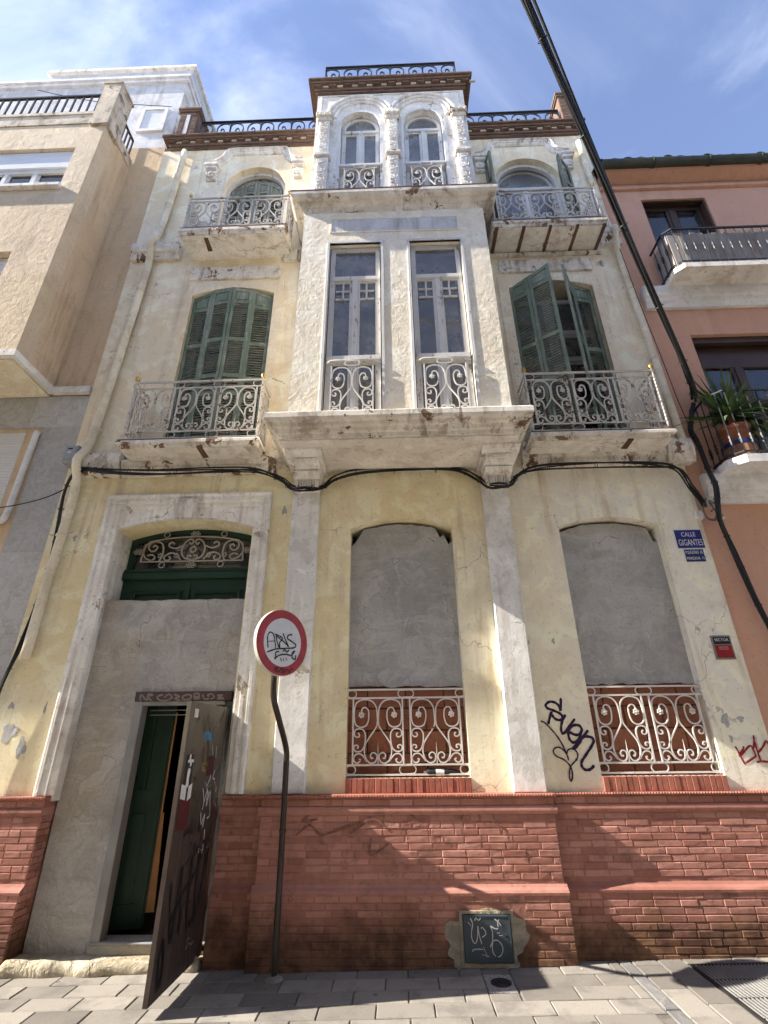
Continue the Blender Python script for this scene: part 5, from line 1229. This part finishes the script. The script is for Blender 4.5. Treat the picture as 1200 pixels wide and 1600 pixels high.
c = bundle('facade_cable', [(-3.84, -.13, 4.76), (-3.5, -.19, 4.69), (-2.91, -.14, 4.685), (-2.2, -.13, 4.70), (-1.71, -.12, 4.69), (-1.40, -.10, 4.58), (-1.22, -.16, 4.42), (-1.03, -.22, 4.375), (-.86, -.15, 4.43), (-.72, -.08, 4.58), (-.40, -.06, 4.67), (.2, -.05, 4.68), (.75, -.05, 4.67), (.98, -.10, 4.52), (1.08, -.16, 4.39), (1.21, -.22, 4.36), (1.36, -.14, 4.42), (1.49, -.08, 4.58), (1.75, -.12, 4.64), (2.4, -.13, 4.65), (3.05, -.13, 4.63), (3.34, -.12, 4.58), (3.46, -.08, 4.36), (3.56, -.07, 4.12)], 6, .0105, .032, 'black cable bundle slung across the facade under the balconies')
bundle('wall_cable', [(-3.84, -.13, 4.76), (-3.97, -.11, 4.66), (-4.02, -.08, 4.40), (-3.97, -.07, 3.9), (-3.96, -.06, 3.5), (-3.98, -.06, 3.0), (-4.03, -.06, 2.6), (-4.10, -.06, 2.2), (-4.16, -.06, 1.6), (-4.20, -.06, .5)], 5, .011, .024, 'black cable bundle running down the left edge of the facade')
bundle('service_wire', [(-4.03, -.08, 4.52), (-4.30, -.09, 4.38), (-4.80, -.10, 4.27), (-5.6, -.1, 4.25)], 1, .006, .0, 'thin single wire running left to the marble wall')
bundle('overhead_cable', [(-.2, -4.75, 11.3), (.95, -3.42, 9.62), (1.49, -2.80, 8.80), (2.10, -2.12, 7.95), (2.72, -1.42, 7.10), (3.32, -.74, 6.30), (3.72, -.28, 5.80), (3.84, -.09, 5.58)], 7, .016, .040, 'thick black overhead cable swooping from the top of the picture to the salmon wall')
bundle('overhead_wire', [(-.1, -4.7, 11.3), (1.06, -3.40, 9.66), (1.60, -2.78, 8.86), (2.18, -2.10, 8.00), (2.77, -1.40, 7.13), (3.36, -.70, 6.30), (3.76, -.20, 5.75)], 2, .013, .012, 'thinner black wire hanging beside the thick overhead cable')
bundle('wall_cable', [(3.83, -.06, 5.55), (3.76, -.05, 5.38), (3.69, -.05, 5.15), (3.72, -.05, 4.95), (3.72, -.09, 4.6), (3.66, -.20, 4.30), (3.62, -.19, 4.05), (3.69, -.06, 3.85), (3.74, -.05, 3.45), (3.80, -.05, 2.95), (3.86, -.05, 2.5), (3.92, -.05, 1.6)], 5, .013, .026, 'black cable bundle coming down between the cream and salmon houses')
bundle('loose_wire', [(3.47, -.13, 8.40), (3.50, -.14, 7.3), (3.56, -.14, 6.3), (3.60, -.14, 5.5), (3.64, -.16, 5.05)], 1, .006, .0, 'thin wire hanging down beside the right downpipe')
bundle('looped_wire', [(3.60, -.07, 4.20), (3.52, -.10, 4.05), (3.53, -.12, 3.93), (3.60, -.12, 3.92), (3.64, -.10, 4.02), (3.60, -.1, 4.15), (3.67, -.09, 4.12)], 2, .008, .012, 'loops of pale wire by the cement patch above the street plate', 'cable_grey')
for zz, xx_, lab in ((4.05, 3.665, 'upper of two white porcelain insulators on the right cable'), (3.93, 3.70, 'lower of two white porcelain insulators on the right cable')):
    I = thing('insulator', (xx_, -.08, zz), lab, 'insulator', 'insulators on the right cable')
    MB().lathe([(.022, 0), (.030, .006), (.030, .028), (.020, .033), (.020, .042), (.028, .047), (.028, .062), (.012, .068)], (xx_, -.09, zz), 10).build('body', 'porcelain', I, True)
    MB().tube([(xx_, -.09, zz+.03), (xx_+.01, .02, zz+.03)], .007, 6).build('pin', 'iron_rust', I)
random.seed(3)
cp = MB(); pts = []
for i in range(22):
    a = 2*math.pi*i/22; r = 1+random.uniform(-.25, .2); pts.append((3.50+.055*r*math.cos(a), 4.02+.06*r*math.sin(a)))
m = MB().plate(pts, [], -.03, .01).wobble(.008, 15.); m.build('cement_lump', 'white', H)
JB = thing('junction_box', (-4.02, -.10, 4.90), 'grey plastic junction box at the left end of the facade cable', 'junction box')
MB().cbox(-4.13, -3.96, -.16, .02, 4.86, 5.10, .012).build('body', 'boxgrey', JB); MB().cbox(-4.118, -3.972, -.168, -.155, 4.878, 5.082, .006).build('lid', 'boxgrey', JB)
MB().box(-4.08, -4.02, -.1695, -.167, 5.035, 5.055).build('print_line', 'ink', JB); MB().box(-4.075, -4.03, -.1695, -.167, 4.98, 5.005).build('label', 'paper', JB)

# ================================================================== tan neighbour on the left
T = thing('tan_building', (-6.5, 0, 0), 'tan rendered block with a projecting upper storey and white attic, left of the old house', 'building')
TX = -4.145
MB().plate(rect(-12, TX, 6.05, 11.78), [], .03, .4).build('wall', 'tan', T)
# projecting storey
PX, PY = -4.70, -.72
tw = (-8.0, -5.05, 9.42, 10.45)
MB().plate(rect(-12, PX, 6.14, 11.10), [rect(*tw), rect(-8.0, -5.33, 6.95, 8.0)], PY, PY+.25).build('oriel_front', 'tan_rough', T)
MB().box(PX-.2, PX, PY+.25, .03, 6.14, 11.12).build('oriel_side', 'tan', T)
MB().box(-12, PX-.2, PY+.25, .02, 6.145, 6.3).build('oriel_floor', 'wall_in', T); MB().box(-12, PX-.2, PY+.25, .02, 11.0, 11.1).build('oriel_ceiling', 'wall_in', T)
MB().box(-12, PX-.21, -.12, .02, 6.31, 10.99).build('room_back', 'wall_in', T)
MB().box(-12, PX+.045, PY-.045, .0, 6.04, 6.138).wobble(.004, 5.).build('floor_lip', 'white', T); MB().box(PX+.046, TX, -.045, .02, 6.04, 6.135).wobble(.004, 5.).build('floor_lip', 'white', T)
MB().box(-12, PX-.02, PY+.02, .02, 6.02, 6.038).build('oriel_soffit', 'cream', T)
# window with roller shutter box
wn = window(T, tw[0], tw[1], tw[2]+.06, 10.02, PY+.10, (-7.1, -6.1, -5.62), (), .06, .06, 'white_band', 'glass_clean')
MB().box(tw[0], tw[1], PY+.055, PY+.16, 10.04, 10.44).build('shutter_box', 'shutter_white', T)
m = MB()
for k in range(7): m.cbox(tw[0]+.01, tw[1]-.01, PY+.085, PY+.10, 9.95+k*.032, 9.978+k*.032, .004)
m.build('roller_slats', 'shutter_white', T)
MB().cbox(tw[0]-.05, tw[1]+.05, PY-.07, PY+.1, tw[2]-.04, tw[2]+.03, .008).build('sill', 'white', T)
m = MB()
for k in range(26): m.cbox(-8, -5.335, PY+.10, PY+.13, 6.95+k*.04, 6.986+k*.04, .005)
m.build('roller_shutter', 'shutter_white', T)
# parapet, corner post, railing
MB().box(-12, PX-.02, PY-.015, PY+.2, 11.102, 11.36).wobble(.006, 3.).build('parapet', 'parapet', T); MB().box(PX-.2, PX+.012, PY+.2, .02, 11.122, 11.36).wobble(.006, 3.).build('parapet', 'parapet', T)
MB().box(-12, PX-.05, PY-.03, PY+.14, 11.361, 11.43).build('parapet_cap', 'parapet', T)
MB().box(PX-.24, PX+.06, PY-.05, PY+.30, 11.03, 12.22).wobble(.012, 3.).build('corner_post', 'parapet', T)
MB().box(PX-.26, PX+.08, PY-.07, PY+.32, 12.22, 12.27).build('post_cap', 'parapet', T)
RL = MB(); RL.tube([(-12, PY+.06, 12.10), (PX-.24, PY+.06, 12.10)], .028, 4); RL.tube([(-12, PY+.06, 11.52), (PX-.24, PY+.06, 11.52)], .016, 4); RL.tube([(PX-.08, PY+.30, 11.95), (PX-.08, 0.0, 11.95)], .024, 4); RL.tube([(PX-.08, PY+.30, 11.45), (PX-.08, 0.0, 11.45)], .016, 4)
rl = RL.build('terrace_railing', 'iron_black', T)
bmesh_ = MB().tube([(0, 0, 0), (0, 0, .66)], .016, 4).mesh('baluster', 'iron_black')
for k in range(34): inst('baluster', bmesh_, (PX-.36-k*.145, PY+.06, 11.44), rl)
for k in range(5): inst('baluster', bmesh_, (PX-.08, PY+.36+k*.09, 11.36), rl, 0, (1, 1, .9))
# white attic set back
MB().box(-12, -4.30, .30, 8, 11.60, 14.75).build('attic_wall', 'attic', T)
MB().box(-7.65, -4.34, .45, 8, 14.751, 15.58).build('attic_upper_wall', 'attic', T)
MB().wrap([(.0, 14.60), (.05, 14.62), (.05, 14.70), (.09, 14.72), (.09, 14.80), (.02, 14.82)], -12, -4.30, .30, 8).build('attic_cornice', 'white_band', T)
MB().wrap([(.0, 15.50), (.06, 15.53), (.06, 15.62), (.0, 15.64)], -7.65, -4.34, .45, 8).build('attic_coping', 'white', T)
MB().box(-4.298, -4.285, .31, 8, 11.7, 14.59).build('attic_flank', 'attic_side', T)
MB().sweep([(-5.05, 12.80), (-4.50, 12.80), (-4.50, 13.62), (-5.05, 13.62)], [(0, .31), (0, .255), (.07, .255), (.07, .31)], True).build('attic_window_frame', 'white_band', T)
MB().box(-5.04, -4.51, .275, .305, 12.81, 13.61).build('attic_blind', 'shutter_white', T)
# ground floor: marble facing and a shallow recess
MB().box(-12, TX, .06, .4, 0, 6.04).build('lower_wall', 'tan', T)
random.seed(14)
def marble(x0, x1, z0, z1): MB().cbox(x0+.001, x1-.001, .03+random.uniform(0, .002), .065, z0+.001, z1-.001, .0015).build('marble_panel', 'marble', T)
for z0, z1 in ((0, .9), (.9, 1.85), (1.85, 2.8), (2.8, 3.75), (3.75, 4.65), (4.65, 5.52)): marble(-4.66, TX, z0, z1)
xx = -8.0
while xx < -4.2: 
    xe = min(xx+.78, TX) if xx+.78 < -4.6 else TX
    marble(xx, xe, 5.52, 6.03); xx = xe
for z0, z1 in ((0, .9), (.9, 1.85), (1.85, 2.75)):
    for xa in (-7.0, -6.22, -5.44): marble(xa, xa+.78, z0, z1)
MB().tube(crom([(-4.70, .02, 5.40), (-4.705, .0, 5.34), (-4.72, .0, 4.6), (-4.73, .0, 4.25), (-4.76, .0, 4.16), (-4.85, .0, 4.14), (-5.6, .0, 4.14)], 5), .038, 10).build('drain_pipe', 'white_band', T, 'all')
m = MB()
for k in range(30): m.cbox(-7.5, -4.90, .055, .075, 4.20+k*.042, 4.238+k*.042, .005)
m.build('roller_shutter', 'shutter_white', T)
MB().tube(crom([(-6.5, -.5, 12.75), (-5.5, -.3, 12.72), (-4.34, .40, 13.9)], 6), .006, 5).build('aerial_wire', 'cable', T)

# ================================================================== salmon neighbour on the right
R = thing('salmon_building', (6.5, 0, 0), 'salmon pink house with dark window frames and tiled eaves, right of the old house', 'building')
RX = 3.535
wa = (4.16, 5.20, 7.95, 9.76); wb = (4.17, 6.3, 4.75, 6.80)
MB().plate(rect(RX, 12, 0, 10.22), [rect(*wa), rect(*wb), rect(6.6, 7.6, 7.95, 9.76)], .03, .4).build('wall', 'salmon', R)
for xa_, xb_, ya_, yb_ in ((RX, RX+.2, .4, 7), (RX, 12, 7, 7.2), (11.8, 12, .4, 7)): MB().box(xa_, xb_, ya_, yb_, 0, 10.1).build('inner_wall', 'wall_in', R)
for za_ in (4.3, 7.4): MB().box(RX+.2, 11.8, .4, 7, za_, za_+.2).build('floor_slab', 'wall_in', R)
MB().box(RX, 12, -.02, .03, 9.99, 10.045).wobble(.002, 3.).build('eaves_band', 'salmon', R)
MB().xprism([(.03, 10.16), (-.16, 10.23), (-.20, 10.26), (.03, 10.28)], RX, 12).build('eaves_soffit', 'salmon', R)
# gutter lengths and the tile ends above
gx = RX-.02; random.seed(6)
while gx < 12:
    L = random.uniform(.72, .95); m = MB()
    prof = [(-.25+.075*math.cos(a), 10.285+.085*math.sin(a)) for a in [math.pi*(1+i/8) for i in range(9)]]+[(-.18, 10.30), (-.32, 10.30)]
    m.xprism(prof, gx, gx+L-.004); m.wobble(.006, 3.).build('gutter', 'gutter', R)
    m = MB()
    for k in (.0, .035): m.tube([(gx+L-.05-k, -.25+.083*math.cos(a), 10.287+.092*math.sin(a)) for a in [math.pi*(1+i/8) for i in range(9)]], .008, 5)
    m.build('gutter_strap', 'gutter', R); gx += L
gx = RX; tm = MB()
tilev = [(-.085, 0), (-.06, .055), (0, .075), (.06, .055), (.085, 0)]
v = [(x, 0, z) for x, z in tilev]+[(x*.9, 1.6, z+.5) for x, z in tilev]+[(x*.78, 0, z-.018) for x, z in tilev]
tm.add(v, [(i, i+1, i+6, i+5) for i in range(4)]+[(i+10, i+11, i+1, i) for i in range(4)])
tme = tm.mesh('roof_tile', 'gutter', True)
while gx < 12: inst('roof_tile', tme, (gx, -.27+random.uniform(-.02, .02), 10.345), R); gx += .215
MB().add([(RX, -.2, 10.315), (12, -.2, 10.315), (12, 4, 11.6), (RX, 4, 11.6), (RX, 7.2, 10.3), (12, 7.2, 10.3)], [(0, 1, 2, 3), (3, 2, 5, 4)]).build('roof', 'roofbrick', R)
window(R, wa[0], wa[1], wa[2], wa[3]-.02, .16, (4.68,), (), .075, .07, 'darkwood', 'glass_clean')
MB().sweep([(wa[0], wa[2]), (wa[0], wa[3]), (wa[1], wa[3]), (wa[1], wa[2])], [(0, .15), (0, .06), (-.03, .06), (-.03, .15)]).build('window_lining', 'darkwood', R)
window(R, wb[0], wb[1], wb[2], 6.42, .20, (4.78, 5.5), (5.72,), .075, .07, 'darkwood', 'glass_clean')
MB().box(wb[0], wb[1], .20, .27, 6.42, 6.80).build('roller_box', 'darkwood', R); MB().box(wb[0], wb[1], .09, .16, 6.70, 6.80).build('lintel_board', 'darkwood', R)
# white bands
for z0 in (7.28, 4.17):
    m = MB(); m.xprism([(.05, z0), (-.02, z0), (-.035, z0+.07), (-.05, z0+.08), (-.06, z0+.15), (-.09, z0+.17), (-.11, z0+.26), (-.11, z0+.34), (-.06, z0+.375), (.05, z0+.38)], RX+.13, 12)
    m.build('white_band', 'white_band', R)
# upper balcony with reed screen
def cham_slab(x0, x1, d, c, z0, z1, name, mat):
    prof = [(x0, .03), (x0, -d+c), (x0+c, -d), (x1, -d), (x1, .03)]; n = 5
    v = [(x, y_, z0) for x, y_ in prof]+[(x, y_, z1) for x, y_ in prof]
    return MB().add(v, [(i, (i+1) % n, (i+1) % n+n, i+n) for i in range(n)]+[tuple(range(n)), tuple(reversed(range(n, 2*n)))]).build(name, mat, R)
ub = cham_slab(3.99, 5.75, .43, .10, 7.60, 7.68, 'balcony', 'soffit')
rp = [(4.0, .03, 8.42), (4.0, -.31, 8.42), (4.09, -.40, 8.42), (5.66, -.40, 8.42), (5.66, .03, 8.42)]
MB().tube(rp, .018, 4).tube([(a, b, 7.75) for a, b, c_ in rp], .010, 4).build('rail', 'iron_black', ub)
bb = MB().tube([(0, 0, 0), (0, 0, .74)], .0075, 5).lathe([(.008, .29), (.018, .32), (.011, .345), (.02, .365), (.011, .385), (.018, .41), (.008, .44)], (0, 0, 0), 6).lathe([(.008, .0), (.016, .02), (.008, .05)], (0, 0, 0), 6).mesh('baluster', 'iron_black', True)
for k in range(13): inst('baluster', bb, (4.10+k*.128, -.40, 7.685), ub)
for k in range(3): inst('baluster', bb, (4.0, -.30+k*.12, 7.685), ub)
m = MB(); random.seed(2); xx = 4.03
while xx < 5.64: wd = random.uniform(.05, .11); m.box(xx, xx+wd-.003, -.372+random.uniform(-.004, .004), -.360, 7.69, 8.38+random.uniform(-.05, .01)); xx += wd
yy = -.34
while yy < .0: m.box(4.028, 4.036, yy, yy+.075, 7.69, 8.36); yy += .08
m.build('reed_screen', 'reed', ub)
# lower balcony
lb = cham_slab(3.84, 6.4, .40, .14, 4.50, 4.60, 'balcony', 'white_band')
rp = [(3.88, .03, 5.52), (3.88, -.24, 5.52), (4.0, -.36, 5.52), (6.35, -.36, 5.52)]
MB().tube(rp, .014, 4).tube([(a, b, 4.66) for a, b, c_ in rp], .012, 4).build('rail', 'iron_black', lb)
bb2 = MB().tube([(0, 0, 0), (0, 0, .92)], .008, 5).lathe([(.008, .16), (.02, .19), (.012, .21), (.022, .235), (.012, .26), (.02, .28), (.008, .31)], (0, 0, 0), 6).mesh('baluster', 'iron_black', True)
for k in range(15): inst('baluster', bb2, (4.02+k*.125, -.36, 4.60), lb)
for k in range(3): inst('baluster', bb2, (3.88, -.22+k*.11, 4.60), lb)
inst('baluster', bb2, (3.94, -.30, 4.60), lb)

# ================================================================== potted yucca on the lower balcony
Y = thing('potted_yucca', (4.14, -.14, 4.60), 'spiky green yucca in a terracotta pot on the salmon house balcony', 'plant')
m = MB(); m.lathe([(.13, 0), (.15, .04), (.175, .24), (.19, .26)], (4.14, -.14, 4.605), 20); tub = m.build('tub', 'tub', Y)
MB().lathe([(.181, .0), (.187, .002), (.192, .05), (.186, .052)], (4.14, -.14, 4.81), 20).build('band', 'bluedark', tub, True)
for k in range(20):
    a = 2*math.pi*k/20; x_, y_ = 4.14+.160*math.cos(a), -.14+.160*math.sin(a)
    m = MB(); m.box(-.024, .024, -.008, .008, 0, .235); m.v = [(x_+p[0]*-math.sin(a)+(p[1]+p[2]*.10)*math.cos(a)-.01*math.cos(a), y_+p[0]*math.cos(a)+(p[1]+p[2]*.10)*math.sin(a)-.01*math.sin(a), 4.61+p[2]) for p in m.v]
    m.build('stave', 'tub', tub)
m = MB(); m.lathe([(.12, 0), (.155, .20), (.175, .205), (.18, .25), (.165, .255), (.155, .22), (.01, .215)], (4.14, -.14, 4.84), 20); m.build('pot', 'terracotta', Y, True)
MB().lathe([(.15, 0), (.01, .01)], (4.14, -.14, 5.05), 14).build('soil', 'soil', Y)
MB().tube([(4.14, -.14, 5.04), (4.145, -.15, 5.16), (4.14, -.15, 5.30)], .038, 8, rr=[.045, .035, .028]).wobble(.008, 20.).build('trunk', 'tub', Y, True)
random.seed(17)
for k in range(92):
    az = random.uniform(0, 2*math.pi); el = random.uniform(-.35, 1.45); L = random.uniform(.50, .82); wd = random.uniform(.022, .036)
    d = Vector((math.cos(az)*math.cos(el), math.sin(az)*math.cos(el)*.75, math.sin(el))); sd = Vector((-math.sin(az), math.cos(az), 0)); n_ = 6; v = []; f = []
    for i in range(n_+1):
        t = i/n_; p = Vector((4.14, -.15, 5.27+.05*random.random()))+d*L*t+Vector((0, 0, -.16*t*t*math.cos(el)))
        if p.y > .12: p.y = .12
        ww = wd*(.5+1.2*t if t < .35 else max(.02, (1-t)*1.42)); upv = sd.cross(d).normalized()
        v += [p-sd*ww, p+upv*ww*-.35, p+sd*ww]
    for i in range(n_): f += [(3*i, 3*i+1, 3*i+4, 3*i+3), (3*i+1, 3*i+2, 3*i+5, 3*i+4)]
    MB().add(v, f).build('leaf', 'leaf', Y, True)
Y2 = thing('small_pot', (4.48, -.16, 4.60), 'grey plastic pot with dark leaves behind the railing, right of the yucca', 'plant')
MB().lathe([(.10, 0), (.135, .26), (.145, .265), (.145, .29), (.125, .29), (.12, .24), (.01, .235)], (4.48, -.16, 4.605), 16).build('pot', 'potgrey', Y2, True)
for k in range(60):
    az = random.uniform(0, 6.28); el = random.uniform(-.1, 1.4); L = random.uniform(.10, .34); c = Vector((4.48+.08*math.cos(az), -.16+.06*math.sin(az), 4.85)); d = Vector((math.cos(az)*math.cos(el), math.sin(az)*math.cos(el)*.8, math.sin(el)))
    p = c+d*L; sd = Vector((-math.sin(az), math.cos(az), .3)).normalized()*.028; t = d*.07+Vector((0, 0, -.03))
    MB().add([c+d*L*.2, p-sd+t*.4, p+t, p+sd+t*.4], [(0, 1, 2), (0, 2, 3)]).build('leaf', 'leaf', Y2)

# ================================================================== the other side of the street, behind the camera
O = thing('opposite_house', (0, -6.5, 0), 'plain warm cream house across the street, seen only as dim reflections in the panes', 'building')
MB().box(-18, 18, -12, -6.5, -.4, 10.4).build('wall', 'cream', O)
MB().box(-18.1, 18.1, -12.1, -6.3, 10.4, 10.65).build('cornice', 'white_band', O)
for i in range(11):
    for z0 in (.9, 4.6, 8.2):
        MB().box(-16.6+i*3.1, -15.4+i*3.1, -6.495, -6.46, z0, z0+2.1).build('shutter', 'shutter', O)
        MB().cbox(-16.75+i*3.1, -15.25+i*3.1, -6.499, -6.35, z0-.12, z0-.02, .01).build('sill', 'white_band', O)
